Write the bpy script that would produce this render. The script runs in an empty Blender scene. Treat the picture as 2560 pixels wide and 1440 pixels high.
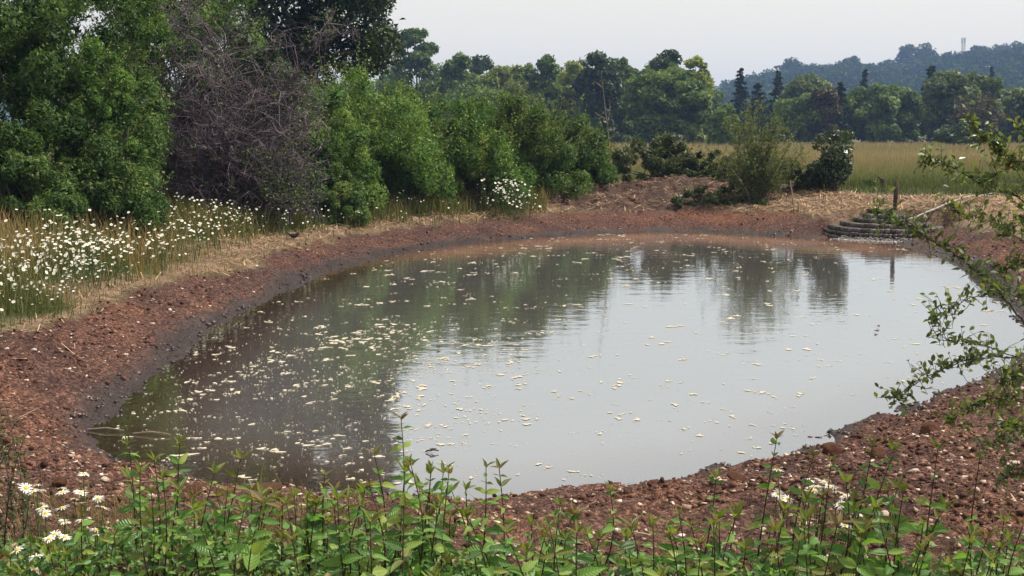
import bpy, math, random
import numpy as np
from mathutils import Vector, Matrix

random.seed(11)
rng = np.random.default_rng(11)
SC = bpy.context.scene
COL = SC.collection
R = math.radians

# ------------------------------------------------------------------ camera
CAM_H, PITCH, FPX = 2.45, R(7.8), 2844.4
cd = bpy.data.cameras.new('camera'); cam = bpy.data.objects.new('camera', cd); COL.objects.link(cam)
cd.lens, cd.sensor_width, cd.clip_start, cd.clip_end = 40.0, 36.0, 0.1, 6000.0
cam.location = (0, 0, CAM_H); cam.rotation_euler = (R(90) - PITCH, 0, 0)
SC.camera = cam

# ------------------------------------------------------------------ sky and sun
SUN_AZ, SUN_EL = R(76), R(56)
w = bpy.data.worlds.new('World'); SC.world = w; w.use_nodes = True
nt = w.node_tree; nt.nodes.clear()
sky = nt.nodes.new('ShaderNodeTexSky'); sky.sky_type = 'NISHITA'; sky.sun_disc = False
sky.sun_elevation, sky.sun_rotation = SUN_EL, SUN_AZ
sky.air_density, sky.dust_density, sky.ozone_density = 1.2, 5.0, 1.0
hs = nt.nodes.new('ShaderNodeHueSaturation'); hs.inputs['Saturation'].default_value = 0.5
mx = nt.nodes.new('ShaderNodeMix'); mx.data_type = 'RGBA'; mx.inputs[0].default_value = 0.58      # thin high cloud veil
mx.inputs[7].default_value = (14.1, 13.3, 11.9, 1)
bg = nt.nodes.new('ShaderNodeBackground'); bg.inputs[1].default_value = 0.078
wo = nt.nodes.new('ShaderNodeOutputWorld')
nt.links.new(sky.outputs[0], hs.inputs['Color']); nt.links.new(hs.outputs[0], mx.inputs[6])
nt.links.new(mx.outputs[2], bg.inputs[0]); nt.links.new(bg.outputs[0], wo.inputs[0])
sl = bpy.data.lights.new('sun', 'SUN'); sl.energy = 5.0; sl.angle = R(1.5); sl.color = (1.0, 0.93, 0.82)
so = bpy.data.objects.new('sun', sl); COL.objects.link(so)
sdir = Vector((math.sin(SUN_AZ) * math.cos(SUN_EL), math.cos(SUN_AZ) * math.cos(SUN_EL), math.sin(SUN_EL)))
so.rotation_euler = (-sdir).to_track_quat('-Z', 'Y').to_euler(); so.location = (20, 10, 40)
SC.view_settings.view_transform = 'Standard'; SC.view_settings.look = 'None'
SC.view_settings.exposure = 0.38; SC.view_settings.gamma = 1.0; SC.view_settings.use_curve_mapping = False
SC.render.engine = 'CYCLES'
SC.cycles.max_bounces = 8; SC.cycles.diffuse_bounces = 3; SC.cycles.glossy_bounces = 3; SC.cycles.transmission_bounces = 4
SC.cycles.transparent_max_bounces = 8; SC.cycles.volume_bounces = 0
SC.cycles.use_denoising = True; SC.cycles.use_adaptive_sampling = True; SC.cycles.adaptive_threshold = 0.02
SC.cycles.sample_clamp_indirect = 6.0

# ------------------------------------------------------------------ helpers
FW = np.array([0, math.cos(PITCH), -math.sin(PITCH)]); UP = np.array([0, math.sin(PITCH), math.cos(PITCH)])
def ray(px, py):
    return FW + np.array([(px - 1280) / FPX, 0, 0]) + UP * ((720 - py) / FPX)
def at_z(px, py, z=0.0):
    d = ray(px, py); t = (z - CAM_H) / d[2]; return np.array([0, 0, CAM_H]) + d * t
def at_y(px, py, Y):
    d = ray(px, py); return np.array([0, 0, CAM_H]) + d * (Y / d[1])

def _h(ix, iy, seed):
    h = (ix * 374761393 + iy * 668265263 + seed * 1442695041) & 0xffffffff
    h = ((h ^ (h >> 13)) * 1274126177) & 0xffffffff
    h = ((h ^ (h >> 16)) * 2246822519) & 0xffffffff
    return ((h ^ (h >> 15)) & 0xffffff) / float(0xffffff)
def vnoise(x, y, seed=0):
    x = np.asarray(x, float); y = np.asarray(y, float)
    ix = np.floor(x).astype(np.int64); iy = np.floor(y).astype(np.int64)
    fx = x - ix; fy = y - iy; fx = fx * fx * (3 - 2 * fx); fy = fy * fy * (3 - 2 * fy)
    a = _h(ix, iy, seed); b = _h(ix + 1, iy, seed); c = _h(ix, iy + 1, seed); d = _h(ix + 1, iy + 1, seed)
    return (a * (1 - fx) + b * fx) * (1 - fy) + (c * (1 - fx) + d * fx) * fy
def fbm(x, y, octv=4, seed=0):
    s = 0; a = 0.5; t = 0
    for o in range(octv):
        s = s + a * vnoise(x * 2 ** o + 17.3 * o, y * 2 ** o - 9.1 * o, seed + o); t += a; a *= 0.5
    return s / t
def sstep(a, b, x):
    t = np.clip((np.asarray(x, float) - a) / (b - a), 0, 1); return t * t * (3 - 2 * t)
def unit(v):
    return v / np.maximum(np.linalg.norm(v, axis=-1, keepdims=True), 1e-9)

class MB:
    """collects geometry for ONE mesh"""
    def __init__(s): s.V = []; s.F = []; s.M = []; s.T = []; s.n = 0
    def add(s, V, F, mat=0, tint=0.5):
        V = np.asarray(V, float).reshape(-1, 3); F = np.asarray(F, np.int64)
        s.V.append(V); s.F.append(F + s.n); s.M.append(np.full(len(F), mat, np.int32))
        s.T.append(np.broadcast_to(np.asarray(tint, float), (len(V),)).copy()); s.n += len(V); return s
    def tube(s, pts, r0, r1, sides=4, mat=0, tint=0.5, cap=False):
        pts = np.asarray(pts, float); n = len(pts)
        d = np.gradient(pts, axis=0); d = unit(d)
        ref = np.where(np.abs(d[:, 2:3]) > 0.9, np.array([[1.0, 0, 0]]), np.array([[0, 0, 1.0]]))
        a = unit(np.cross(d, ref)); b = np.cross(d, a)
        rr = np.linspace(r0, r1, n) if np.ndim(r0) == 0 else np.asarray(r0)
        ang = np.arange(sides) * 2 * math.pi / sides
        V = pts[:, None, :] + rr[:, None, None] * (np.cos(ang)[None, :, None] * a[:, None, :] + np.sin(ang)[None, :, None] * b[:, None, :])
        i = np.arange(n - 1)[:, None] * sides; k = np.arange(sides)[None, :]; k2 = (k + 1) % sides
        F = np.stack([i + k, i + k2, i + sides + k2, i + sides + k], -1).reshape(-1, 4)
        s.add(V, F, mat, tint)
        if cap:
            e = V[-1]; c = e.mean(0); VV = np.vstack([e, c]); s.add(VV, [[j, (j + 1) % sides, sides] for j in range(sides)], mat, tint)
            e = V[0][::-1]; c = e.mean(0); VV = np.vstack([e, c]); s.add(VV, [[j, (j + 1) % sides, sides] for j in range(sides)], mat, tint)
        return s
    def mesh(s, name, mats, smooth=False, origin=(0, 0, 0)):
        me = bpy.data.meshes.new(name)
        V = np.concatenate(s.V) - np.asarray(origin, float)
        loops = np.concatenate([f.ravel() for f in s.F]); tot = np.concatenate([np.full(len(f), f.shape[1], np.int32) for f in s.F])
        st = np.concatenate([[0], np.cumsum(tot)[:-1]]).astype(np.int32)
        me.vertices.add(len(V)); me.vertices.foreach_set('co', V.astype(np.float32).ravel())
        me.loops.add(len(loops)); me.loops.foreach_set('vertex_index', loops.astype(np.int32))
        me.polygons.add(len(st)); me.polygons.foreach_set('loop_start', st)
        me.polygons.foreach_set('material_index', np.concatenate(s.M))
        if smooth: me.polygons.foreach_set('use_smooth', np.ones(len(st), bool))
        at = me.attributes.new('tint', 'FLOAT', 'POINT'); at.data.foreach_set('value', np.concatenate(s.T).astype(np.float32))
        for m in (mats if isinstance(mats, (list, tuple)) else [mats]): me.materials.append(m)
        me.update(calc_edges=True); return me
def link(name, me, parent=None, loc=None):
    o = bpy.data.objects.new(name, me); COL.objects.link(o)
    if parent is not None: o.parent = parent
    if loc is not None: o.location = loc
    return o
def tag(o, label=None, cat=None, group=None, kind=None):
    if label: o['label'] = label
    if cat: o['category'] = cat
    if group: o['group'] = group
    if kind: o['kind'] = kind
    return o
def thing(name, label, cat, loc, group=None):
    o = bpy.data.objects.new(name, None); COL.objects.link(o); o.empty_display_size = 0.1
    o.location = Vector([float(c) for c in loc]); return tag(o, label, cat, group)

# ------------------------------------------------------------------ materials
def mat(name):
    m = bpy.data.materials.new(name); m.use_nodes = True; t = m.node_tree; t.nodes.clear()
    return m, t, t.nodes, t.links
def ramp(N, stops):
    r = N.new('ShaderNodeValToRGB'); e = r.color_ramp.elements
    while len(e) < len(stops): e.new(0.5)
    for i, (p, c) in enumerate(stops): e[i].position = p; e[i].color = (*c, 1)
    return r
def noise(N, L, scale, detail=4, rough=0.55, vec=None):
    n = N.new('ShaderNodeTexNoise'); n.inputs['Scale'].default_value = scale; n.inputs['Detail'].default_value = detail
    n.inputs['Roughness'].default_value = rough
    if vec is not None: L.new(vec, n.inputs['Vector'])
    return n
def attr(N, name):
    a = N.new('ShaderNodeAttribute'); a.attribute_name = name; return a
def mixc(N, L, fac, a, b, mode='MIX'):
    m = N.new('ShaderNodeMix'); m.data_type = 'RGBA'; m.blend_type = mode
    for s, v in ((0, fac), (6, a), (7, b)):
        if isinstance(v, (int, float)): m.inputs[s].default_value = v
        elif isinstance(v, tuple): m.inputs[s].default_value = (*v, 1)
        else: L.new(v, m.inputs[s])
    return m.outputs[2]
def math_(N, L, op, a, b=0.0):
    m = N.new('ShaderNodeMath'); m.operation = op
    for i, v in enumerate((a, b)):
        if isinstance(v, (int, float)): m.inputs[i].default_value = v
        else: L.new(v, m.inputs[i])
    return m.outputs[0]
def princ(N, L, col, rough=0.6, spec=0.3, bump=None):
    p = N.new('ShaderNodeBsdfPrincipled')
    if isinstance(col, tuple): p.inputs['Base Color'].default_value = (*col, 1)
    else: L.new(col, p.inputs['Base Color'])
    if isinstance(rough, (int, float)): p.inputs['Roughness'].default_value = rough
    else: L.new(rough, p.inputs['Roughness'])
    p.inputs['Specular IOR Level'].default_value = spec
    if bump is not None: L.new(bump, p.inputs['Normal'])
    return p
def bump(N, L, h, strength=0.5, dist=0.02, normal=None):
    b = N.new('ShaderNodeBump'); b.inputs['Strength'].default_value = strength; b.inputs['Distance'].default_value = dist
    L.new(h, b.inputs['Height'])
    if normal is not None: L.new(normal, b.inputs['Normal'])
    return b.outputs[0]
def out(N, L, s):
    o = N.new('ShaderNodeOutputMaterial'); L.new(s, o.inputs[0])

def leaf_mat(name, stops, trans=0.3, rough=0.5, spec=0.25, byobj=False, veins=False):
    m, t, N, L = mat(name)
    if byobj:
        oi = N.new('ShaderNodeObjectInfo'); src = oi.outputs['Random']
    else: src = attr(N, 'tint').outputs['Fac']
    r = ramp(N, stops); L.new(src, r.inputs[0]); col = r.outputs[0]; nrm = None
    if veins:
        tc = N.new('ShaderNodeTexCoord'); sp = N.new('ShaderNodeSeparateXYZ'); L.new(tc.outputs['Object'], sp.inputs[0])
        ax = math_(N, L, 'ABSOLUTE', sp.outputs[0])
        mid = N.new('ShaderNodeMapRange'); mid.inputs[1].default_value = 0.0; mid.inputs[2].default_value = 0.025; mid.inputs[3].default_value = 0.6; mid.inputs[4].default_value = 0.0
        L.new(ax, mid.inputs[0])
        col = mixc(N, L, mid.outputs[0], col, (0.30, 0.36, 0.12))
        s = math_(N, L, 'SUBTRACT', math_(N, L, 'MULTIPLY', sp.outputs[1], 55.0), math_(N, L, 'MULTIPLY', ax, 45.0))
        nrm = bump(N, L, math_(N, L, 'SINE', s), 0.45, 0.004)
        nz = noise(N, L, 9.0, 3, 0.6, tc.outputs['Object'])
        col = mixc(N, L, math_(N, L, 'MULTIPLY', nz.outputs[0], 0.35), col, (0.05, 0.07, 0.015), 'MIX')
    p = princ(N, L, col, rough, spec, nrm)
    tr = N.new('ShaderNodeBsdfTranslucent'); L.new(mixc(N, L, 1.0, col, (1.35, 1.45, 0.65), 'MULTIPLY'), tr.inputs[0])
    ms = N.new('ShaderNodeMixShader'); ms.inputs[0].default_value = trans; L.new(p.outputs[0], ms.inputs[1]); L.new(tr.outputs[0], ms.inputs[2])
    out(N, L, ms.outputs[0]); return m
def plain_mat(name, c1, c2, scale=20, rough=0.8, spec=0.2, bscale=60, bstr=0.4, bdist=0.005, coords='Object', vary=0.0):
    m, t, N, L = mat(name); tc = N.new('ShaderNodeTexCoord')
    n1 = noise(N, L, scale, 5, 0.6, tc.outputs[coords]); n2 = noise(N, L, bscale, 4, 0.6, tc.outputs[coords])
    r = ramp(N, [(0.32, c1), (0.68, c2)]); L.new(n1.outputs[0], r.inputs[0])
    col = r.outputs[0]
    if vary:
        oi = N.new('ShaderNodeObjectInfo'); rv = ramp(N, [(0.0, (1 - vary,) * 3), (1.0, (1 + vary,) * 3)]); L.new(oi.outputs['Random'], rv.inputs[0]); col = mixc(N, L, 1.0, col, rv.outputs[0], 'MULTIPLY')
    p = princ(N, L, col, rough, spec, bump(N, L, n2.outputs[0], bstr, bdist)); out(N, L, p.outputs[0]); return m
def tint_mat(name, stops, rough=0.9, spec=0.1, trans=0.0):
    return leaf_mat(name, stops, trans, rough, spec)

G = lambda a, b, c: (a, b, c)
M_hedge = leaf_mat('hedge_leaf', [(0.0, (0.020, 0.043, 0.014)), (0.45, (0.054, 0.100, 0.028)), (0.8, (0.097, 0.158, 0.040)), (1.0, (0.19, 0.22, 0.065))], 0.26, 0.6, 0.12)
M_fresh = leaf_mat('fresh_leaf', [(0.0, (0.024, 0.058, 0.016)), (0.45, (0.078, 0.148, 0.034)), (0.8, (0.145, 0.232, 0.052)), (1.0, (0.26, 0.31, 0.085))], 0.30, 0.6, 0.12)
M_dark = leaf_mat('dark_leaf', [(0.0, (0.015, 0.027, 0.012)), (0.6, (0.036, 0.062, 0.020)), (1.0, (0.08, 0.12, 0.030))], 0.22, 0.5, 0.3)
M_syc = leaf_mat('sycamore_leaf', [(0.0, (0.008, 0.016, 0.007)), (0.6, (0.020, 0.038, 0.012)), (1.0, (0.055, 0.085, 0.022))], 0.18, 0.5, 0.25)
M_far = leaf_mat('hill_leaf', [(0.0, (0.018, 0.032, 0.014)), (0.6, (0.038, 0.066, 0.024)), (1.0, (0.070, 0.105, 0.032))], 0.12, 0.9, 0.0)
M_willow = leaf_mat('willow_leaf', [(0.0, (0.05, 0.075, 0.026)), (0.5, (0.10, 0.135, 0.042)), (1.0, (0.19, 0.21, 0.065))], 0.35, 0.5, 0.3)
M_glossy = leaf_mat('glossy_leaf', [(0.0, (0.018, 0.034, 0.014)), (0.6, (0.035, 0.06, 0.022)), (1.0, (0.07, 0.10, 0.035))], 0.2, 0.4, 0.4)
M_bramble = leaf_mat('bramble_leaf', [(0.0, (0.024, 0.036, 0.015)), (0.6, (0.058, 0.078, 0.027)), (1.0, (0.13, 0.145, 0.06))], 0.25, 0.5, 0.3)
M_yellow = leaf_mat('lime_leaf', [(0.0, (0.08, 0.11, 0.025)), (0.5, (0.17, 0.21, 0.042)), (1.0, (0.30, 0.31, 0.075))], 0.35, 0.5, 0.25)
M_wood = leaf_mat('woodland_leaf', [(0.0, (0.034, 0.060, 0.022)), (0.5, (0.080, 0.130, 0.036)), (1.0, (0.155, 0.210, 0.055))], 0.25, 0.6, 0.15)
M_coni = leaf_mat('conifer_needle', [(0.0, (0.008, 0.016, 0.010)), (0.6, (0.018, 0.032, 0.017)), (1.0, (0.035, 0.055, 0.024))], 0.1, 0.6, 0.2)
M_rusty = leaf_mat('rusty_leaf', [(0.0, (0.04, 0.03, 0.018)), (0.6, (0.07, 0.055, 0.03)), (1.0, (0.09, 0.09, 0.04))], 0.2, 0.6, 0.15)
M_bark = plain_mat('bark', (0.045, 0.035, 0.028), (0.10, 0.08, 0.065), 8, 0.9)
M_twig = tint_mat('dead_twig', [(0.0, (0.034, 0.025, 0.033)), (0.6, (0.088, 0.067, 0.083)), (1.0, (0.23, 0.185, 0.205))], 0.85, 0.15)
M_stem = plain_mat('sapling_stem', (0.022, 0.012, 0.010), (0.07, 0.035, 0.025), 30, 0.6, 0.3)
M_branch = plain_mat('thorn_bark', (0.03, 0.024, 0.022), (0.085, 0.065, 0.055), 40, 0.75, 0.2)
M_sleaf = leaf_mat('sapling_leaf', [(0.0, (0.052, 0.135, 0.036)), (0.4, (0.115, 0.26, 0.052)), (0.75, (0.20, 0.36, 0.075)), (1.0, (0.34, 0.42, 0.10))], 0.42, 0.38, 0.4, True, True)
M_fleaf = leaf_mat('young_leaf', [(0.0, (0.13, 0.17, 0.035)), (1.0, (0.20, 0.20, 0.05))], 0.4, 0.4, 0.35, True, True)
M_bleaf = leaf_mat('bronze_leaf', [(0.0, (0.14, 0.075, 0.035)), (0.5, (0.18, 0.13, 0.05)), (1.0, (0.20, 0.085, 0.045))], 0.35, 0.4, 0.35, True, True)
M_thorn = leaf_mat('thorn_leaf', [(0.0, (0.045, 0.078, 0.028)), (0.6, (0.090, 0.145, 0.045)), (1.0, (0.19, 0.24, 0.085))], 0.3, 0.3, 0.5, True)
M_under = leaf_mat('undergrowth_leaf', [(0.0, (0.036, 0.092, 0.025)), (0.5, (0.085, 0.19, 0.042)), (0.88, (0.17, 0.28, 0.062)), (0.93, (0.16, 0.10, 0.04)), (1.0, (0.18, 0.12, 0.045))], 0.32, 0.42, 0.35)
M_grass = tint_mat('grass_blade', [(0.0, (0.060, 0.075, 0.024)), (0.4, (0.105, 0.115, 0.042)), (0.7, (0.20, 0.17, 0.065)), (1.0, (0.30, 0.19, 0.095))], 0.7, 0.2, 0.25)
M_straw = tint_mat('straw', [(0.0, (0.16, 0.10, 0.065)), (0.45, (0.34, 0.22, 0.135)), (1.0, (0.58, 0.42, 0.26))], 0.75, 0.2, 0.1)
M_meadow = tint_mat('meadow_blade', [(0.0, (0.12, 0.15, 0.06)), (0.3, (0.20, 0.185, 0.095)), (0.7, (0.29, 0.215, 0.135)), (1.0, (0.43, 0.33, 0.225))], 0.8, 0.15, 0.25)
M_petal = plain_mat('daisy_petal', (0.50, 0.50, 0.46), (0.66, 0.66, 0.61), 12, 0.6, 0.2)
M_centre = plain_mat('daisy_centre', (0.55, 0.34, 0.03), (0.70, 0.46, 0.05), 60, 0.8)
M_dstem = plain_mat('daisy_stem', (0.05, 0.085, 0.025), (0.09, 0.13, 0.035), 20, 0.6)
M_clod = tint_mat('soil_clod', [(0.0, (0.038, 0.020, 0.017)), (0.5, (0.102, 0.049, 0.035)), (0.85, (0.172, 0.086, 0.059)), (0.94, (0.28, 0.18, 0.132)), (1.0, (0.46, 0.36, 0.28))], 0.95, 0.1)
M_wetclod = tint_mat('wet_clod', [(0.0, (0.022, 0.016, 0.016)), (1.0, (0.078, 0.052, 0.046))], 0.4, 0.45)
M_pebble = tint_mat('pebble', [(0.0, (0.20, 0.13, 0.09)), (0.6, (0.36, 0.27, 0.20)), (1.0, (0.60, 0.53, 0.45))], 0.8, 0.25)
M_stone = plain_mat('flint', (0.30, 0.21, 0.16), (0.62, 0.53, 0.44), 14, 0.75, 0.3, 40, 0.6, 0.01)
M_bigclod = plain_mat('earth_lump', (0.085, 0.040, 0.027), (0.19, 0.09, 0.055), 18, 0.95, 0.1, 55, 0.9, 0.02)
M_brick = plain_mat('paver_brick', (0.042, 0.035, 0.034), (0.105, 0.087, 0.080), 9, 0.8, 0.3, 70, 0.6, 0.004, 'Object', 0.55)
M_wetbrick = plain_mat('wet_paver_brick', (0.022, 0.018, 0.018), (0.060, 0.048, 0.046), 9, 0.35, 0.5, 70, 0.5, 0.004, 'Object', 0.5)
M_post = plain_mat('weathered_post', (0.035, 0.022, 0.018), (0.085, 0.055, 0.042), 12, 0.9, 0.15, 50, 0.6, 0.01)
M_stick = plain_mat('dry_stick', (0.16, 0.11, 0.085), (0.30, 0.22, 0.17), 14, 0.85)
M_pipe = plain_mat('grey_pipe', (0.11, 0.105, 0.10), (0.25, 0.24, 0.23), 7, 0.5, 0.4)
M_bird = plain_mat('black_plumage', (0.010, 0.010, 0.012), (0.022, 0.021, 0.024), 30, 0.55, 0.3)
M_beak = plain_mat('bird_beak', (0.35, 0.18, 0.03), (0.42, 0.22, 0.04), 30, 0.5)
M_mast = plain_mat('mast_steel', (0.30, 0.32, 0.34), (0.42, 0.44, 0.46), 3, 0.5, 0.4)
M_foam = plain_mat('foam', (0.30, 0.265, 0.20), (0.54, 0.49, 0.39), 30, 0.85, 0.2, 90, 0.5, 0.004)
M_float = plain_mat('sodden_leaf', (0.02, 0.014, 0.01), (0.06, 0.04, 0.03), 30, 0.5)

# ------------------------------------------------------------------ the pond outline (plan view, metres)
WL = [(235,1130),(255,1060),(330,985),(420,905),(530,820),(650,757),(760,705),(850,667),(960,640),(1080,617),(1250,600),(1450,586),(1600,579),(1750,580),
      (1900,588),(2040,596),(2130,598),(2260,608),(2390,655),(2490,722),(2560,800),(2570,880),(2500,938),(2400,968),(2280,1012),(2100,1072),(2030,1110),(1990,1143),
      (1900,1165),(1740,1186),(1620,1212),(1500,1232),(1350,1246),(1150,1258),(900,1256),(740,1240),(560,1208),(420,1172),(300,1150)]
P0 = np.array([at_z(x, y, 0)[:2] for x, y in WL])
def smooth_loop(P, it=2):
    for _ in range(it):
        Q = np.roll(P, -1, 0); P = np.stack([0.75 * P + 0.25 * Q, 0.25 * P + 0.75 * Q], 1).reshape(-1, 2)
    return P
POND = smooth_loop(P0, 2)
PC = np.array([1.6, 16.0])
def pond_sd(x, y):
    x = np.asarray(x, float).ravel(); y = np.asarray(y, float).ravel(); o = np.empty(len(x))
    A = POND; B = np.roll(POND, -1, 0); E = B - A; ee = (E ** 2).sum(1)
    for i in range(0, len(x), 20000):
        px = x[i:i + 20000, None]; py = y[i:i + 20000, None]
        t = np.clip(((px - A[:, 0]) * E[:, 0] + (py - A[:, 1]) * E[:, 1]) / ee, 0, 1)
        dd = np.sqrt(((px - A[:, 0] - t * E[:, 0]) ** 2 + (py - A[:, 1] - t * E[:, 1]) ** 2).min(1))
        c = ((A[:, 1] > py) != (B[:, 1] > py)) & (px < E[:, 0] * (py - A[:, 1]) / np.where(E[:, 1] == 0, 1e-9, E[:, 1]) + A[:, 0])
        o[i:i + 20000] = np.where(c.sum(1) % 2 == 1, -dd, dd)
    return o
TH = np.array([-180, -150, -120, -90, -60, -30, 0, 30, 45, 60, 75, 90, 105, 120, 150, 180.])
W_D = np.array([1.0, 1.25, 3.2, 5.0, 6.0, 6.0, 2.8, 1.5, 1.3, 1.5, 2.0, 1.9, 1.5, 1.1, 0.85, 1.0])     # bare earth width
W_S = np.array([0.4, 0.6, 0.4, 0.3, 0.3, 0.5, 2.0, 3.0, 4.5, 4.0, 4.0, 3.0, 1.2, 1.0, 0.8, 0.4])       # strawy strip beyond it
W_H = np.array([1.0, 1.0, 1, 1, 1, 1, 1, 0.95, 0.9, 0.85, 0.75, 0.75, 0.75, 0.85, 1.0, 1.0])
STEP_C = np.array([at_z(2205, 590, 0)[0] + 0.1, 27.15])
def zones(x, y, sd=None):
    x = np.asarray(x, float).ravel(); y = np.asarray(y, float).ravel()
    if sd is None: sd = pond_sd(x, y)
    th = np.degrees(np.arctan2(y - PC[1], x - PC[0]))
    n = (fbm(x * 1.3, y * 1.3, 3, 5) - 0.5)
    wd = np.interp(th, TH, W_D) + n * 0.9; ws = np.interp(th, TH, W_S) + n * 0.8
    dirt = 1 - sstep(wd - 0.18, wd + 0.18, sd)
    straw = (1 - dirt) * (1 - sstep(wd + ws - 0.3, wd + ws + 0.3, sd))
    wet = 1 - sstep(0.08, 0.42, sd + (fbm(x * 1.6, y * 1.6, 3, 9) - 0.5) * 0.5)
    md = np.hypot((x - 3.4) / 5.0, (y - 32.6) / 3.0); heap = 1 - sstep(0.75, 1.1, md + n * 0.3)
    straw = straw * (1 - 0.45 * heap)
    return sd, dirt, straw, wet, heap, th
def height(x, y, sd=None, fine=True):
    x = np.asarray(x, float).ravel(); y = np.asarray(y, float).ravel()
    sd, dirt, straw, wet, heap, th = zones(x, y, sd)
    z = np.interp(sd, [-8, -3, -1, 0, 0.6, 1.2, 2, 3.5, 6, 12, 40], [-1.1, -0.9, -0.33, 0, 0.215, 0.40, 0.57, 0.72, 0.82, 0.87, 0.88])
    sc = np.interp(th, TH, W_H); pos = sd > 0
    z = np.where(pos, z * (sc + (1 - sc) * sstep(2.0, 6.0, sd)), z)
    z = z + 0.30 * np.exp(-(((x - 3.6) / 4.0) ** 2 + ((y - 33.2) / 1.9) ** 2)) + 0.22 * np.exp(-(((x - 8.6) / 1.3) ** 2 + ((y - 18) / 3.0) ** 2)) * pos
    z = z + 0.32 * sstep(-4.8, -8.0, x) * sstep(11, 18, y) * (1 - sstep(40, 60, y))
    if fine:
        am = np.clip(dirt * 1.0 + heap * 1.6 + straw * 0.9, 0, 1.8) * sstep(-0.3, 0.1, sd)
        near = 1 - sstep(45, 60, np.hypot(x, y))
        z = z + near * (am * ((fbm(x * 3.2, y * 3.2, 4, 21) - 0.5) * 0.16 + (fbm(x * 9, y * 9, 3, 31) - 0.5) * 0.075)
                        + (fbm(x * 0.6, y * 0.6, 3, 41) - 0.5) * 0.16 * sstep(0.8, 2.5, sd)
                        + heap * ((fbm(x * 1.4, y * 1.4, 3, 51) - 0.5) * 0.42 + (np.abs(fbm(x * 2.6, y * 2.6, 3, 57) - 0.5)) * 0.5 - 0.1))
        z = z + near * (fbm(x * 2.0, y * 2.0, 3, 61) - 0.5) * 0.07 * np.exp(-(sd / 0.3) ** 2)
    rs = np.hypot(x - STEP_C[0], y - STEP_C[1]); fr_ = y < STEP_C[1] - 0.6; ins = 1 - np.where(fr_, sstep(1.5, 1.9, rs), np.where(y < STEP_C[1] + 0.5, sstep(1.46, 1.62, rs), sstep(1.0, 1.4, rs)))
    z = z * (1 - ins) + ins * np.minimum(z, np.interp(rs, [0, 1.1, 1.5], [0.30, 0.0, -0.12]))
    return z

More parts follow.
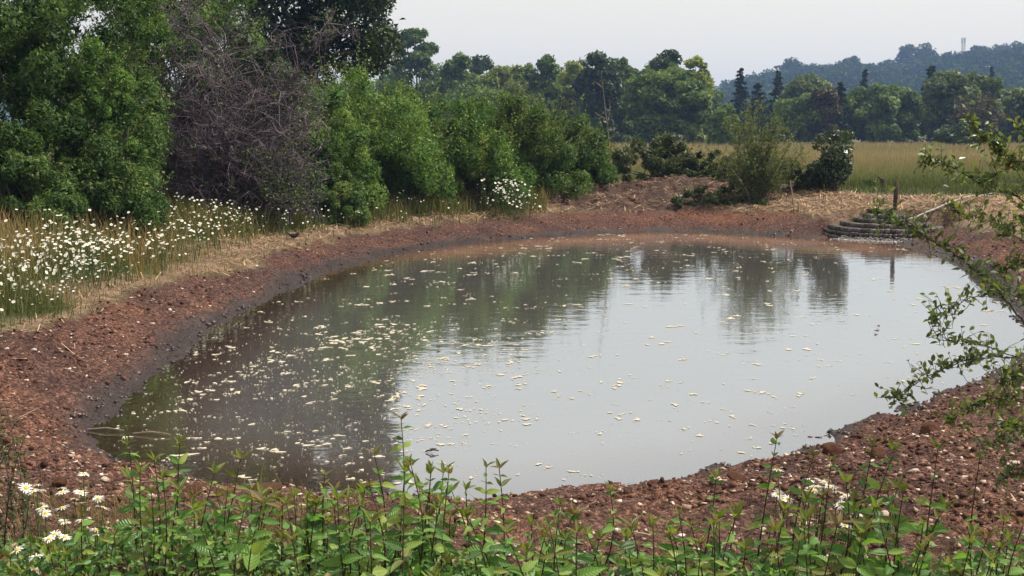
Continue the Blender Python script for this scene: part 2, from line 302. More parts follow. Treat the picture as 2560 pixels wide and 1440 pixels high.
# ------------------------------------------------------------------ ground sheet
def build_ground():
    th = np.concatenate([np.linspace(-105, -31, 22)[:-1], np.linspace(-31, 31, 440), np.linspace(31, 105, 22)[1:]])
    r = np.concatenate([np.geomspace(0.9, 48, 480), np.geomspace(48, 1370, 52)[1:]])
    TT, RR = np.meshgrid(np.radians(th), r)
    x = (RR * np.sin(TT)).ravel(); y = (RR * np.cos(TT)).ravel() - 2.0
    far = RR.ravel() > 60
    sd = np.full(len(x), 60.0); sd[~far] = pond_sd(x[~far], y[~far])
    _, dirt, straw, wet, heap, _ = zones(x, y, sd)
    z = height(x, y, sd)
    nr, nc = RR.shape; i = np.arange(nr - 1)[:, None] * nc; k = np.arange(nc - 1)[None, :]
    F = np.stack([i + k, i + k + 1, i + nc + k + 1, i + nc + k], -1).reshape(-1, 4)
    mb = MB(); mb.add(np.stack([x, y, z], 1), F)
    m, t, N, L = mat('ground')
    tc = N.new('ShaderNodeTexCoord'); ob = tc.outputs['Object']
    a_w, a_s, a_d, a_h = [attr(N, n).outputs['Fac'] for n in ('wet', 'straw', 'dirt', 'heap')]
    n1 = noise(N, L, 0.9, 4, 0.6, ob); n2 = noise(N, L, 9, 6, 0.7, ob); n3 = noise(N, L, 55, 5, 0.7, ob); n4 = noise(N, L, 0.25, 3, 0.5, ob)
    r1 = ramp(N, [(0.3, (0.068, 0.034, 0.027)), (0.5, (0.112, 0.052, 0.037)), (0.72, (0.180, 0.080, 0.046))]); L.new(n1.outputs[0], r1.inputs[0])
    v1 = N.new('ShaderNodeTexVoronoi'); v1.inputs['Scale'].default_value = 26; v2 = N.new('ShaderNodeTexVoronoi'); v2.inputs['Scale'].default_value = 70
    wv = N.new('ShaderNodeVectorMath'); wv.operation = 'MULTIPLY_ADD'; wv.inputs[1].default_value = (0.05, 0.05, 0.05); L.new(n2.outputs['Color'], wv.inputs[0]); L.new(ob, wv.inputs[2])
    L.new(wv.outputs[0], v1.inputs['Vector']); L.new(wv.outputs[0], v2.inputs['Vector'])
    sv = N.new('ShaderNodeSeparateColor'); L.new(v2.outputs['Color'], sv.inputs[0]); sv1 = N.new('ShaderNodeSeparateColor'); L.new(v1.outputs['Color'], sv1.inputs[0])
    crumb = math_(N, L, 'ADD', math_(N, L, 'MULTIPLY', math_(N, L, 'SUBTRACT', sv1.outputs[0], v1.outputs['Distance']), 1.0), math_(N, L, 'MULTIPLY', math_(N, L, 'SUBTRACT', sv.outputs[0], v2.outputs['Distance']), 0.45))
    r2 = ramp(N, [(0.22, (0.30, 0.27, 0.29)), (0.5, (0.85, 0.85, 0.85)), (0.7, (1.35, 1.35, 1.38)), (0.86, (2.4, 2.7, 3.0))]); L.new(math_(N, L, 'ADD', math_(N, L, 'MULTIPLY', sv.outputs[0], 0.6), math_(N, L, 'MULTIPLY', sv1.outputs[1], 0.4)), r2.inputs[0])
    soil = mixc(N, L, 1.0, r1.outputs[0], r2.outputs[0], 'MULTIPLY')
    sp = ramp(N, [(0.63, (0, 0, 0)), (0.70, (1, 1, 1))]); L.new(n3.outputs[0], sp.inputs[0])
    soil = mixc(N, L, math_(N, L, 'MULTIPLY', sp.outputs[0], 0.55), soil, (0.34, 0.24, 0.18))
    soil = mixc(N, L, attr(N, 'clay').outputs['Fac'], soil, mixc(N, L, 1.0, (0.235, 0.088, 0.042), r2.outputs[0], 'MULTIPLY'))
    wetc = mixc(N, L, n2.outputs[0], (0.024, 0.016, 0.016), (0.080, 0.054, 0.050))
    soil = mixc(N, L, a_w, soil, wetc)
    heapc = mixc(N, L, n2.outputs[0], (0.045, 0.026, 0.021), (0.17, 0.095, 0.070))
    soil = mixc(N, L, a_h, soil, heapc)
    rs = ramp(N, [(0.3, (0.13, 0.085, 0.06)), (0.55, (0.30, 0.20, 0.13)), (0.75, (0.42, 0.30, 0.19))]); L.new(n2.outputs[0], rs.inputs[0])
    rg = ramp(N, [(0.3, (0.045, 0.062, 0.018)), (0.6, (0.085, 0.10, 0.03)), (0.75, (0.14, 0.115, 0.05))]); L.new(n2.outputs[0], rg.inputs[0])
    gfar = ramp(N, [(0.35, (0.10, 0.105, 0.042)), (0.6, (0.16, 0.125, 0.058))]); L.new(n4.outputs[0], gfar.inputs[0])
    grass = mixc(N, L, attr(N, 'field').outputs['Fac'], rg.outputs[0], gfar.outputs[0])
    c = mixc(N, L, a_d, grass, soil); c = mixc(N, L, a_s, c, rs.outputs[0]); c = mixc(N, L, a_h, c, heapc)
    rough = N.new('ShaderNodeMapRange'); rough.inputs[3].default_value = 0.92; rough.inputs[4].default_value = 0.42; L.new(a_w, rough.inputs[0])
    b1 = bump(N, L, crumb, 1.0, 0.055); b2 = bump(N, L, n3.outputs[0], 0.8, 0.012, b1)
    p = princ(N, L, c, rough.outputs[0], 0.3, b2); out(N, L, p.outputs[0])
    me = mb.mesh('ground', m, True)
    field = sstep(33, 42, y) * sstep(-40, -5, x + 30) 
    clay = np.clip(sum(a_ * np.exp(-(((x - cx) / sx) ** 2 + ((y - cy) / sy) ** 2)) for cx, cy, sx, sy, a_ in ((6.4, 29.3, 2.2, 1.0, 0.95), (-4.3, 8.4, 0.9, 1.1, 0.5), (9.3, 18.5, 1.2, 2.5, 0.7), (0.5, 29.2, 3.0, 0.7, 0.4), (-4.6, 12.0, 0.5, 2.0, 0.2))) * (0.4 + 1.2 * (fbm(x * 1.7, y * 1.7, 3, 88) - 0.2)), 0, 0.9)
    for nm, v in (('clay', clay), ('wet', wet), ('straw', straw), ('dirt', dirt), ('heap', heap), ('field', field)):
        a = me.attributes.new(nm, 'FLOAT', 'POINT'); a.data.foreach_set('value', v.astype(np.float32))
    tag(link('ground', me), 'red brown earth banks and grassland around the pond', None, None, 'structure')
build_ground()

# ------------------------------------------------------------------ water
def build_water():
    lo = POND.min(0) - 0.6; hi = POND.max(0) + 0.6
    xs = np.linspace(lo[0], hi[0], 150); ys = np.linspace(lo[1], hi[1], 230)
    X, Y = np.meshgrid(xs, ys); x = X.ravel(); y = Y.ravel(); sd = pond_sd(x, y)
    keep = sd < 0.5
    nc = len(xs); i = np.arange(len(ys) - 1)[:, None] * nc; k = np.arange(nc - 1)[None, :]
    F = np.stack([i + k, i + k + 1, i + nc + k + 1, i + nc + k], -1).reshape(-1, 4)
    F = F[keep[F].all(1)]
    used = np.unique(F); mp = np.full(len(x), -1); mp[used] = np.arange(len(used))
    mb = MB(); mb.add(np.stack([x, y, np.zeros_like(x)], 1)[used], mp[F])
    m, t, N, L = mat('pond_water')
    tc = N.new('ShaderNodeTexCoord'); ob = tc.outputs['Object']
    dp = attr(N, 'depth').outputs['Fac']
    n0 = noise(N, L, 0.35, 3, 0.5, ob)
    mud = mixc(N, L, n0.outputs[0], (0.088, 0.077, 0.068), (0.100, 0.101, 0.100))
    mp1 = N.new('ShaderNodeMapping'); mp1.inputs['Scale'].default_value = (0.55, 1.0, 1.0); L.new(ob, mp1.inputs[0])
    w1 = noise(N, L, 3.2, 2, 0.5, mp1.outputs[0]); w2 = noise(N, L, 11, 2, 0.5, mp1.outputs[0])
    nb = bump(N, L, w1.outputs[0], 0.18, 0.02); nb = bump(N, L, w2.outputs[0], 0.16, 0.007, nb)
    mud = mixc(N, L, dp, (0.15, 0.080, 0.048), mud); mud = mixc(N, L, attr(N, 'silt_reflection').outputs['Fac'], mud, (0.19, 0.108, 0.068))  # orange of silty water and of the far bank's reflection, painted into the colour
    di = N.new('ShaderNodeBsdfDiffuse'); L.new(mud, di.inputs[0])
    trn = N.new('ShaderNodeBsdfTransparent'); trn.inputs[0].default_value = (0.72, 0.62, 0.5, 1)
    body = N.new('ShaderNodeMixShader'); L.new(dp, body.inputs[0]); L.new(trn.outputs[0], body.inputs[1]); L.new(di.outputs[0], body.inputs[2])
    gl = N.new('ShaderNodeBsdfGlossy'); gl.inputs['Roughness'].default_value = 0.035; gl.inputs[0].default_value = (0.89, 0.955, 1.0, 1); L.new(nb, gl.inputs['Normal'])
    fr = N.new('ShaderNodeFresnel'); fr.inputs[0].default_value = 1.4; L.new(nb, fr.inputs['Normal'])
    ns = noise(N, L, 1.6, 4, 0.7, mp1.outputs[0]); silt_reflection = math_(N, L, 'MULTIPLY', attr(N, 'silt_reflection').outputs['Fac'], math_(N, L, 'MULTIPLY', math_(N, L, 'SUBTRACT', ns.outputs[0], 0.22), 2.6))
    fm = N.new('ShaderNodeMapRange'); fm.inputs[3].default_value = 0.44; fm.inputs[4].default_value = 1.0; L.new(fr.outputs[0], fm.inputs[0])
    ms = N.new('ShaderNodeMixShader'); L.new(math_(N, L, 'MULTIPLY', fm.outputs[0], math_(N, L, 'SUBTRACT', 1.0, math_(N, L, 'MULTIPLY', silt_reflection, 0.45))), ms.inputs[0]); L.new(body.outputs[0], ms.inputs[1]); L.new(gl.outputs[0], ms.inputs[2])
    out(N, L, ms.outputs[0])
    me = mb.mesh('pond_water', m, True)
    dep = 0.25 + 0.75 * sstep(0.0, 1.3, -sd[used])
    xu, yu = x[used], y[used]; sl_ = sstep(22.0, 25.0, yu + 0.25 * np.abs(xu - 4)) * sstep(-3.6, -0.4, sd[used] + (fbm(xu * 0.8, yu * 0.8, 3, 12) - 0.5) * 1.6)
    a = me.attributes.new('silt_reflection', 'FLOAT', 'POINT'); a.data.foreach_set('value', sl_.astype(np.float32))
    a = me.attributes.new('depth', 'FLOAT', 'POINT'); a.data.foreach_set('value', dep.astype(np.float32))
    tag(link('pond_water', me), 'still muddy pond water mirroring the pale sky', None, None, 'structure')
build_water()

# ------------------------------------------------------------------ hill and distant ridge
def hill_profile(px):
    return np.interp(px, [1300, 1600, 1780, 1850, 1960, 2100, 2200, 2300, 2400, 2560, 2800, 3300], [4, 10, 17, 24, 31, 33, 30, 34, 38, 41, 44, 40])
def hill_z(x, y):
    d = np.hypot(x, y); px = 1280 + FPX * x / np.maximum(y, 1)
    return 0.5 + hill_profile(px) * (d / 720) * sstep(330, 720, d) * (0.6 + 0.4 * (1 - sstep(760, 1250, d)))
def ridge_sheet(name, label, pxs, ds, fz, m):
    px, d = np.meshgrid(pxs, ds); a = np.arctan((px - 1280) / FPX); x = (d * np.sin(a)).ravel(); y = (d * np.cos(a)).ravel()
    z = fz(x, y); nr, nc = px.shape; i = np.arange(nr - 1)[:, None] * nc; k = np.arange(nc - 1)[None, :]
    F = np.stack([i + k, i + k + 1, i + nc + k + 1, i + nc + k], -1).reshape(-1, 4)
    mb = MB(); mb.add(np.stack([x, y, z], 1), F); tag(link(name, mb.mesh(name, m, True)), label, None, None, 'structure')
M_hill = plain_mat('wooded_slope', (0.035, 0.055, 0.02), (0.07, 0.09, 0.03), 0.05, 0.95, 0.1, 0.3, 1.0, 2.0)
ridge_sheet('hill', 'long wooded hill rising behind the meadow trees', np.linspace(1250, 3300, 90), np.linspace(322, 1250, 40), hill_z, M_hill)
ridge_sheet('distant_hill', 'faint blue ridge on the horizon', np.linspace(-1500, 4200, 160), np.linspace(1000, 1300, 14),
            lambda x, y: -2 + 52 * sstep(990, 1200, np.hypot(x, y)) * (0.85 + 0.3 * fbm(x / 260, y / 260, 3, 77)), M_hill)

# ------------------------------------------------------------------ foliage tools
def leaf_quads(P, Nn, size, asp=0.55, fold=0.12, g=rng):
    n = len(P); ref = g.normal(size=(n, 3)); t = unit(np.cross(Nn, ref)); b = np.cross(Nn, t)
    s = np.broadcast_to(np.asarray(size, float), (n,))[:, None]
    V = np.stack([P - t * s * 0.5, P + b * s * asp * 0.5 + Nn * s * fold, P + t * s * 0.5, P - b * s * asp * 0.5 + Nn * s * fold], 1).reshape(-1, 3)
    return V, np.arange(4 * n).reshape(n, 4)
def leaf_tris(P, Nn, size, asp=0.55, g=rng):
    n = len(P); ref = g.normal(size=(n, 3)); t = unit(np.cross(Nn, ref)); b = np.cross(Nn, t)
    s = np.broadcast_to(np.asarray(size, float), (n,))[:, None]; k = g.uniform(-0.25, 0.25, (n, 1))
    V = np.stack([P - t * s * 0.45 + b * s * k, P + b * s * asp * 0.62 + t * s * 0.1, P + t * s * 0.62 - b * s * asp * 0.45 * g.uniform(0.4, 1.2, (n, 1))], 1).reshape(-1, 3)
    return V, np.arange(3 * n).reshape(n, 3)
def dome_lobes(x, Y, z0, rx, ry, H, k, seed, rmin=0.16, rmax=0.36):
    g = np.random.default_rng(seed); o = []; sc = min(rx, H * 0.6)
    for i in range(k):
        u = g.uniform(-1, 1); v = g.uniform(-1, 1); prof = max(0.22, 1 - abs(u) ** 2.8) ** 0.6 * (0.80 + 0.42 * float(vnoise(np.array([u * 4.2 + seed]), np.array([v * 1.5]), seed)[0]))
        hz = H * prof * math.sqrt(1 - 0.55 * v * v); r = sc * g.uniform(rmin, rmax); lz = max(r * 0.45, hz * g.uniform(0.03, 1) ** 0.42 - r * 0.8)
        o.append([x + u * (rx - r * 0.6), Y + v * (ry - r * 0.5) * 0.9, z0 + lz, r, g.uniform()])
    return np.array(o)
def make_lobes(c, r, k, lr=0.42, seed=0, zmin=-0.65, core=True):
    g = np.random.default_rng(seed); out_ = []
    r = np.asarray(r, float); c = np.asarray(c, float)
    for i in range(k):
        z = 1 - (i + 0.5) / k * (1 - zmin); a = i * 2.39996 + g.normal() * 0.35; q = math.sqrt(max(0, 1 - z * z))
        d = np.array([q * math.cos(a), q * math.sin(a), z]); f = 1 - lr * g.uniform(0.25, 1.25)
        out_.append(np.concatenate([c + d * r * f, [lr * r.min() * g.uniform(0.7, 1.3)], [g.uniform(0, 1)]]))
    if core: out_.append(np.concatenate([c, [r.min() * 0.72], [0.3]]))
    return np.array(out_)
def crown(mb, lobes, n, size, seed=0, shell=0.42, up=0.35, asp=0.55, squash=1.0, tb=0.0, mat=0, keep_in=0.25, sj=0.35):
    g = np.random.default_rng(seed)
    wts = lobes[:, 3] ** 2; wts = wts / wts.sum()
    m = int(n * 1.5); li = g.choice(len(lobes), m, p=wts)
    d = unit(g.normal(size=(m, 3))); rad = 1 - shell * g.uniform(0, 1, m) ** 1.4
    rad = rad * (1 + 0.16 * g.normal(size=m) * (g.uniform(size=m) < 0.25))
    off = d * (lobes[li, 3] * rad)[:, None]; off[:, 2] *= squash
    P = lobes[li, :3] + off
    deep = np.zeros(m, bool)
    for L_ in lobes:
        deep |= ((P - L_[:3]) ** 2).sum(1) < (0.6 * L_[3]) ** 2
    ok = ~deep | (g.uniform(size=m) < keep_in)
    P, d, li = P[ok][:n], d[ok][:n], li[ok][:n]
    Nn = unit(d * 0.55 + g.normal(size=P.shape) * 0.6 + np.array([0, 0, up]))
    V, F = leaf_tris(P, Nn, size * (1 + sj * g.normal(size=len(P))).clip(0.4, 2), asp, g)
    t = np.clip(lobes[li, 4] * 0.55 + g.uniform(size=len(P)) * 0.5 - 0.03 + tb, 0, 1)
    mb.add(V, F, mat, np.repeat(t, 3)); return P
def shoots(mb, starts, dirs, length, n_leaf, size, seed=0, asp=0.45, tb=0.2, mat=0, stem_mat=None, r=0.004, bend=0.25):
    g = np.random.default_rng(seed); PP = []; NN = []; TT = []
    for p, d in zip(starts, dirs):
        L_ = length * g.uniform(0.5, 1.25); d = unit(np.asarray(d) + g.normal(size=3) * 0.18); side = g.normal(size=3) * bend
        u = np.linspace(0, 1, 6)[:, None]; path = p + d * L_ * u + side * L_ * u ** 2 * 0.5
        if stem_mat is not None: mb.tube(path, r, r * 0.4, 3, stem_mat)
        k = max(3, int(n_leaf * g.uniform(0.7, 1.2))); uu = g.uniform(0.1, 1, k)[:, None]
        q = p + d * L_ * uu + side * L_ * uu ** 2 * 0.5
        o = unit(g.normal(size=(k, 3))); PP.append(q + o * size * 0.5); NN.append(unit(o * 0.5 + g.normal(size=(k, 3)) * 0.5 + [0, 0, 0.5])); TT.append(np.full(k, g.uniform(0, 0.5)) + g.uniform(size=k) * 0.4 + tb)
    P = np.concatenate(PP); V, F = leaf_quads(P, np.concatenate(NN), size * (1 + 0.3 * g.normal(size=len(P))).clip(0.4, 2), asp, 0.12, g)
    mb.add(V, F, mat, np.repeat(np.clip(np.concatenate(TT), 0, 1), 4))
def limbs(mb, base, lobes, r0, seed=0, trunk_to=0.4, k=12, sides=5):
    g = np.random.default_rng(seed); base = np.asarray(base, float); top = lobes[:, :3].mean(0)
    fork = base + (top - base) * trunk_to; fork[0] += g.normal() * 0.04 * np.linalg.norm(top - base)
    u = np.linspace(0, 1, 6)[:, None]; mb.tube(base + (fork - base) * u + np.sin(u * 5) * r0 * 0.4 * np.array([1, 0.5, 0]), r0, r0 * 0.7, sides + 2)
    for i in g.choice(len(lobes), min(k, len(lobes)), False):
        e = lobes[i, :3]; mid = fork + (e - fork) * 0.5 + g.normal(size=3) * 0.07 * np.linalg.norm(e - fork)
        u = np.linspace(0, 1, 6)[:, None]; path = (1 - u) ** 2 * fork + 2 * u * (1 - u) * mid + u ** 2 * e
        mb.tube(path, r0 * 0.5, r0 * 0.1, sides)
def plant_pair(name, label, cat, base, crown_mb, wood_mb, mleaf, mwood, group=None, wood_name='trunk', crown_name='crown'):
    t = thing(name, label, cat, base, group)
    if wood_mb is not None: link(wood_name, wood_mb.mesh(wood_name, mwood, True, base), t)
    link(crown_name, crown_mb.mesh(crown_name, mleaf, False, base), t); return t
def zg(x, y): return float(height(np.array([x]), np.array([y]), None, True)[0])
def gpt(x, y): return np.array([x, y, zg(x, y)])

# ------------------------------------------------------------------ meadow trees (far side of the field)
def far_tree(name, label, px, ptop, wpx, Y, m, n=4500, k=22, leaf=0.40, lr=0.40, pbot=350, cat='tree', seed=0, tb=0.0, squash=0.8, group='trees lining the meadow', depth=0.8, low=True):
    z0 = 0.75; top = at_y(px, ptop, Y)[2]; x = (px - 1280) / FPX * Y; bot = max(z0 + 0.3, at_y(px, pbot, Y)[2]); rx = wpx / 2 / FPX * Y
    c = np.array([x, Y, (top + bot) / 2]); rz = (top - bot) / 2
    base = np.array([x, Y, z0]); lob = make_lobes(c, (rx, rx * depth, rz), k, lr, seed, -1.0)
    if rz > rx * 1.2:                                   # tall crowns: fill between top and bottom
        g = np.random.default_rng(seed + 5); ex = []
        for i in range(k):
            u = g.uniform(-0.92, 0.95); wr = math.sqrt(max(0.05, 1 - abs(u) ** 2.2)); a = g.uniform(0, 6.28)
            ex.append([x + math.cos(a) * rx * 0.72 * wr, Y + math.sin(a) * rx * 0.6 * wr, c[2] + u * rz * 0.9, rx * g.uniform(0.25, 0.5) * (0.6 + 0.4 * wr), g.uniform()])
        lob = np.vstack([lob[:k // 2], ex, [[x, Y, c[2] - rz * 0.3, rx * 0.75, 0.3], [x, Y, c[2] + rz * 0.3, rx * 0.5, 0.3]]])
    lob = np.vstack([lob, make_lobes((x, Y, z0 + rx * 0.5), (rx * 0.9, rx * 0.7, rx * 0.55), 8, 0.5, seed + 7, -0.6)]) if low else lob
    cm = MB(); crown(cm, lob, int(n * 1.55), leaf * 1.25, seed, 0.5, 0.4, 0.7, squash, tb); wm = MB(); limbs(wm, base, lob, rx * 0.07 + 0.12, seed, 0.45, 14)
    return plant_pair(name, label, cat, base, cm, wm, m, M_bark, group)
def conifer(name, label, px, ptop, wpx, Y, n=3000, seed=0, pbot=345, group='conifers in the tree line', ws=1.25):
    g = np.random.default_rng(seed); z0 = 0.75; x = (px - 1280) / FPX * Y; top = at_y(px, ptop, Y)[2]; H = top - z0; Rr = wpx * ws * g.uniform(1.0, 1.4) / 2 / FPX * Y; n = int(n * 1.5)
    nb = int(H * 5); cm = MB(); wm = MB(); base = np.array([x, Y, z0]); PP = []; NN = []
    wm.tube(np.array([base, base + [0, 0, H * 0.5], base + [0, 0, H * 0.98]]), 0.22, 0.03, 6)
    for i in range(nb):
        u = (i + g.uniform()) / nb; a = i * 2.4 + g.normal() * 0.4; L_ = Rr * (1 - u) ** 0.8 * g.uniform(0.7, 1.15) + 0.15
        e = np.array([math.cos(a) * L_, math.sin(a) * L_, -0.22 * L_ + 0.1]); s = base + [0, 0, 0.6 + u * (H - 0.7)]
        wm.tube(np.array([s, s + e * 0.5 + [0, 0, 0.05], s + e]), 0.04, 0.01, 3)
        k = int(n / nb * (0.5 + 1.0 * L_ / Rr)); t = g.uniform(0.15, 1.05, k)[:, None]
        PP.append(s + e * t + g.normal(size=(k, 3)) * np.array([0.16, 0.16, 0.12]) * (0.5 + L_ * 0.25)); NN.append(unit(g.normal(size=(k, 3)) * 0.6 + [0, 0, 0.7]))
    P = np.concatenate(PP); V, F = leaf_quads(P, np.concatenate(NN), 0.42 * g.uniform(0.6, 1.3, len(P)), 0.55, 0.1, g)
    cm.add(V, F, 0, np.repeat(g.uniform(size=len(P)), 4)); return plant_pair(name, label, 'conifer', base, cm, wm, M_coni, M_bark, group)

far_tree('ash_tree', 'tallest tree in the far row, loose layered crown with a narrow top', 1040, 62, 118, 150, M_wood, 7500, 26, 0.36, 0.34, 330, seed=1, squash=0.6)
far_tree('ash_tree', 'broad green tree next to the tallest one in the far row', 1148, 128, 100, 152, M_wood, 5500, 24, seed=2, tb=0.15)
far_tree('oak_tree', 'dull dark round-topped tree peeping behind the broad green one', 1205, 132, 100, 170, M_dark, 3500, 18, 0.45, seed=3, tb=0.2)
far_tree('lime_tree', 'pale yellow-green tree between the dull dark crown and the knob-topped one', 1245, 152, 110, 158, M_yellow, 4000, 20, seed=4)
far_tree('low_bush', 'low rounded green bush below the far row, above the hedge', 1195, 205, 170, 128, M_wood, 4500, 20, 0.32, seed=5, tb=0.25, cat='bush')
far_tree('low_bush', 'low greyish bush at the foot of the pale tree', 1285, 192, 130, 130, M_willow, 3000, 16, 0.32, seed=6, tb=-0.25, cat='bush')
far_tree('lime_tree', 'small pale tree with a split top left of the knob-topped tree', 1298, 142, 62, 150, M_yellow, 2500, 16, 0.36, 0.36, seed=7)
far_tree('ash_tree', 'green tree with a knob-shaped top in mid row', 1352, 122, 92, 145, M_wood, 6000, 24, 0.36, 0.36, seed=8, tb=0.12)
far_tree('lime_tree', 'yellowest tree of the far row, beside the dark purple-brown one', 1428, 148, 96, 150, M_yellow, 4500, 20, seed=9, tb=0.12)
far_tree('oak_tree', 'dusky broad crown just showing behind the yellowest tree', 1440, 138, 90, 175, M_dark, 2500, 16, 0.45, seed=10, tb=0.2)
far_tree('copper_tree', 'darkest tree of the far row, tall with a blunt top', 1490, 125, 110, 138, M_dark, 7500, 26, 0.34, 0.36, seed=11)
far_tree('ash_tree', 'slim light green tree between the darkest tree and the chestnut', 1547, 120, 70, 142, M_wood, 4000, 20, 0.34, 0.36, seed=12, tb=0.3)
far_tree('field_maple', 'medium green crown filling the dip left of the chestnut', 1590, 165, 90, 148, M_wood, 3500, 18, seed=13, tb=0.05)
far_tree('chestnut_tree', 'large chestnut with drooping leaf layers standing at the field edge', 1662, 165, 220, 128, M_wood, 13000, 44, 0.36, 0.27, 352, seed=14, tb=0.12, squash=0.55)
far_tree('ash_tree', 'thin-topped tree rising out of the chestnut crown', 1662, 124, 84, 136, M_dark, 2800, 16, 0.34, 0.34, 230, seed=15, tb=0.25)
far_tree('lime_tree', 'sunlit yellow-green tree at the right shoulder of the chestnut', 1735, 135, 78, 134, M_yellow, 4500, 22, 0.34, 0.34, 345, seed=16, tb=0.05)
far_tree('field_bush', 'rounded bush below the sunlit tree, behind the feathery willow', 1800, 262, 90, 118, M_wood, 2500, 14, 0.3, seed=17, tb=0.25, cat='bush')
conifer('spruce_tree', 'tallest dark spire conifer above the feathery willow', 1843, 172, 62, 165, seed=18)
conifer('spruce_tree', 'shorter dark conifer in front of the tallest spire', 1885, 205, 66, 160, 2400, seed=19)
conifer('spruce_tree', 'dark conifer with a jagged top right of the willow bush', 1935, 178, 60, 168, seed=20)
far_tree('sallow_tree', 'wide soft green tree between the jagged conifer and the small one', 2010, 182, 130, 160, M_willow, 6000, 26, seed=21, tb=-0.05)
far_tree('sallow_tree', 'rounded green tree low in front of the wide soft one', 1990, 232, 130, 140, M_wood, 4500, 20, 0.34, seed=22, tb=0.15)
far_tree('thorn_tree', 'brownish thin tree with bare lower branches at the field edge', 2050, 218, 80, 138, M_rusty, 2800, 18, 0.34, seed=23)
conifer('spruce_tree', 'slim dark conifer beside the brownish thin tree', 2090, 205, 44, 142, 2000, seed=24)
conifer('spruce_tree', 'small dark conifer tip poking above the right-hand trees', 2148, 174, 36, 180, 2000, seed=25)
far_tree('sallow_tree', 'broad mid-green tree right of the slim conifer', 2165, 208, 150, 145, M_wood, 7000, 28, 0.36, 0.36, seed=26, tb=0.1)
far_tree('sallow_tree', 'rounded green tree adjoining the leaning conifer', 2238, 212, 110, 150, M_wood, 4500, 22, seed=27, tb=0.15)
conifer('spruce_tree', 'large dark conifer beside the tallest willow on the right', 2312, 164, 74, 160, 3600, seed=28)
far_tree('willow_tree', 'tallest bushy willow on the right with twin rounded tops', 2360, 172, 130, 140, M_willow, 6500, 26, 0.36, 0.36, seed=29, tb=-0.15)
far_tree('willow_tree', 'bushy willow top right of the twin rounded one', 2432, 170, 110, 143, M_willow, 5500, 24, 0.36, 0.36, seed=30, tb=-0.15)
far_tree('thorn_tree', 'bare brown twiggy tree low between the willows', 2425, 238, 140, 132, M_rusty, 1500, 16, 0.3, seed=31)
conifer('spruce_tree', 'tiny conifer tip behind the right willow', 2460, 166, 24, 185, 900, seed=32)
far_tree('sallow_tree', 'pale green tree near the right margin of the row', 2510, 215, 100, 150, M_willow, 4000, 20, seed=33)
conifer('spruce_tree', 'dark conifer cut by the right margin', 2572, 190, 110, 135, 4200, seed=34)
far_tree('field_bush', 'low dark bush with pale blossom at the field edge, under the bare brown tree', 2390, 312, 130, 116, M_dark, 2500, 14, 0.26, seed=35, tb=0.1, cat='bush')
for i_, (px_, pt_, w_, lab_) in enumerate([(985, 165, 130, 'hazy green crown half hidden by the big dark tree'), (1105, 160, 120, 'hazy crown in the gap right of the tallest tree'), (1265, 165, 130, 'hazy crown closing the gap behind the low greyish bush'), (1395, 160, 120, 'hazy crown between the knob-topped and the yellowest tree'), (1530, 165, 130, 'hazy crown closing the gap behind the slim light green tree'), (1610, 158, 120, 'hazy crown behind the left shoulder of the chestnut'), (1740, 190, 120, 'hazy crown behind the sunlit yellow-green tree')]):
    far_tree('ash_tree', lab_, px_, pt_, w_, 182, M_wood, 3200, 20, 0.45, seed=400 + i_, tb=0.05)
far_tree('low_scrub', 'dark scrub closing the foot of the row under the spire conifers', 1900, 268, 200, 172, M_dark, 3500, 22, 0.4, seed=36, cat='scrub')
far_tree('low_scrub', 'dark scrub closing the foot of the row by the broad mid-green tree', 2200, 262, 260, 168, M_dark, 4500, 26, 0.4, seed=37, cat='scrub')
far_tree('low_scrub', 'dark scrub at the foot of the row under the twin willow', 2430, 262, 260, 166, M_dark, 4500, 26, 0.4, seed=38, cat='scrub')
far_tree('low_scrub', 'dark scrub at the foot of the row beneath the darkest tree', 1480, 250, 300, 165, M_dark, 4500, 26, 0.4, seed=39, cat='scrub')
far_tree('low_scrub', 'dark scrub behind the hedge under the tallest tree', 1090, 225, 240, 165, M_dark, 4500, 26, 0.4, seed=40, cat='scrub')

# ------------------------------------------------------------------ woodland on the hill
def build_woodland():
    g = np.random.default_rng(99); mb = MB()
    for i in range(520):
        px = g.uniform(1700, 2750); d = g.uniform(380, 800); a = math.atan((px - 1280) / FPX); x = d * math.sin(a); y = d * math.cos(a)
        z = float(hill_z(np.array([x]), np.array([y]))[0]); rr = g.uniform(4.2, 7.5)
        lob = make_lobes((x, y, z + rr * 0.85), (rr, rr, rr * 0.85), 9, 0.45, i); crown(mb, lob, 300, 1.9, i, 0.4, 0.5, 0.8, 0.9)
    tag(link('woodland', mb.mesh('woodland', M_far)), 'dense hazy woodland covering the far hill', 'woodland', None, 'stuff')
build_woodland()
def skyline(name, label, px, ptop, wpx, d, n, seed, m=None, pbot=215):
    a = (px - 1280) / FPX * d; top = at_y(px, ptop, d)[2]; z0 = float(hill_z(np.array([a]), np.array([float(d)]))[0]); rx = wpx / 2 / FPX * d
    c = np.array([a, d, (top + z0) / 2 + 1]); lob = make_lobes(c, (rx, rx * 0.8, (top - z0) / 2), 18, 0.4, seed); cm = MB(); wm = MB()
    crown(cm, lob, int(n * 1.5), 1.3, seed, 0.45, 0.4, 0.75, 0.9); limbs(wm, (a, d, z0 - 0.5), lob, rx * 0.09, seed, 0.4, 10)
    plant_pair(name, label, 'tree', (a, d, z0), cm, wm, m or M_far, M_bark, 'trees along the hill crest')
skyline('crest_tree', 'large hazy twin crown on the crest, left half', 2248, 107, 62, 700, 1500, 201)
skyline('crest_tree', 'large hazy twin crown on the crest, right half', 2292, 108, 66, 705, 1500, 202)
skyline('crest_tree', 'flat-topped hazy pine on the crest beside the mast', 2352, 128, 34, 700, 400, 203)
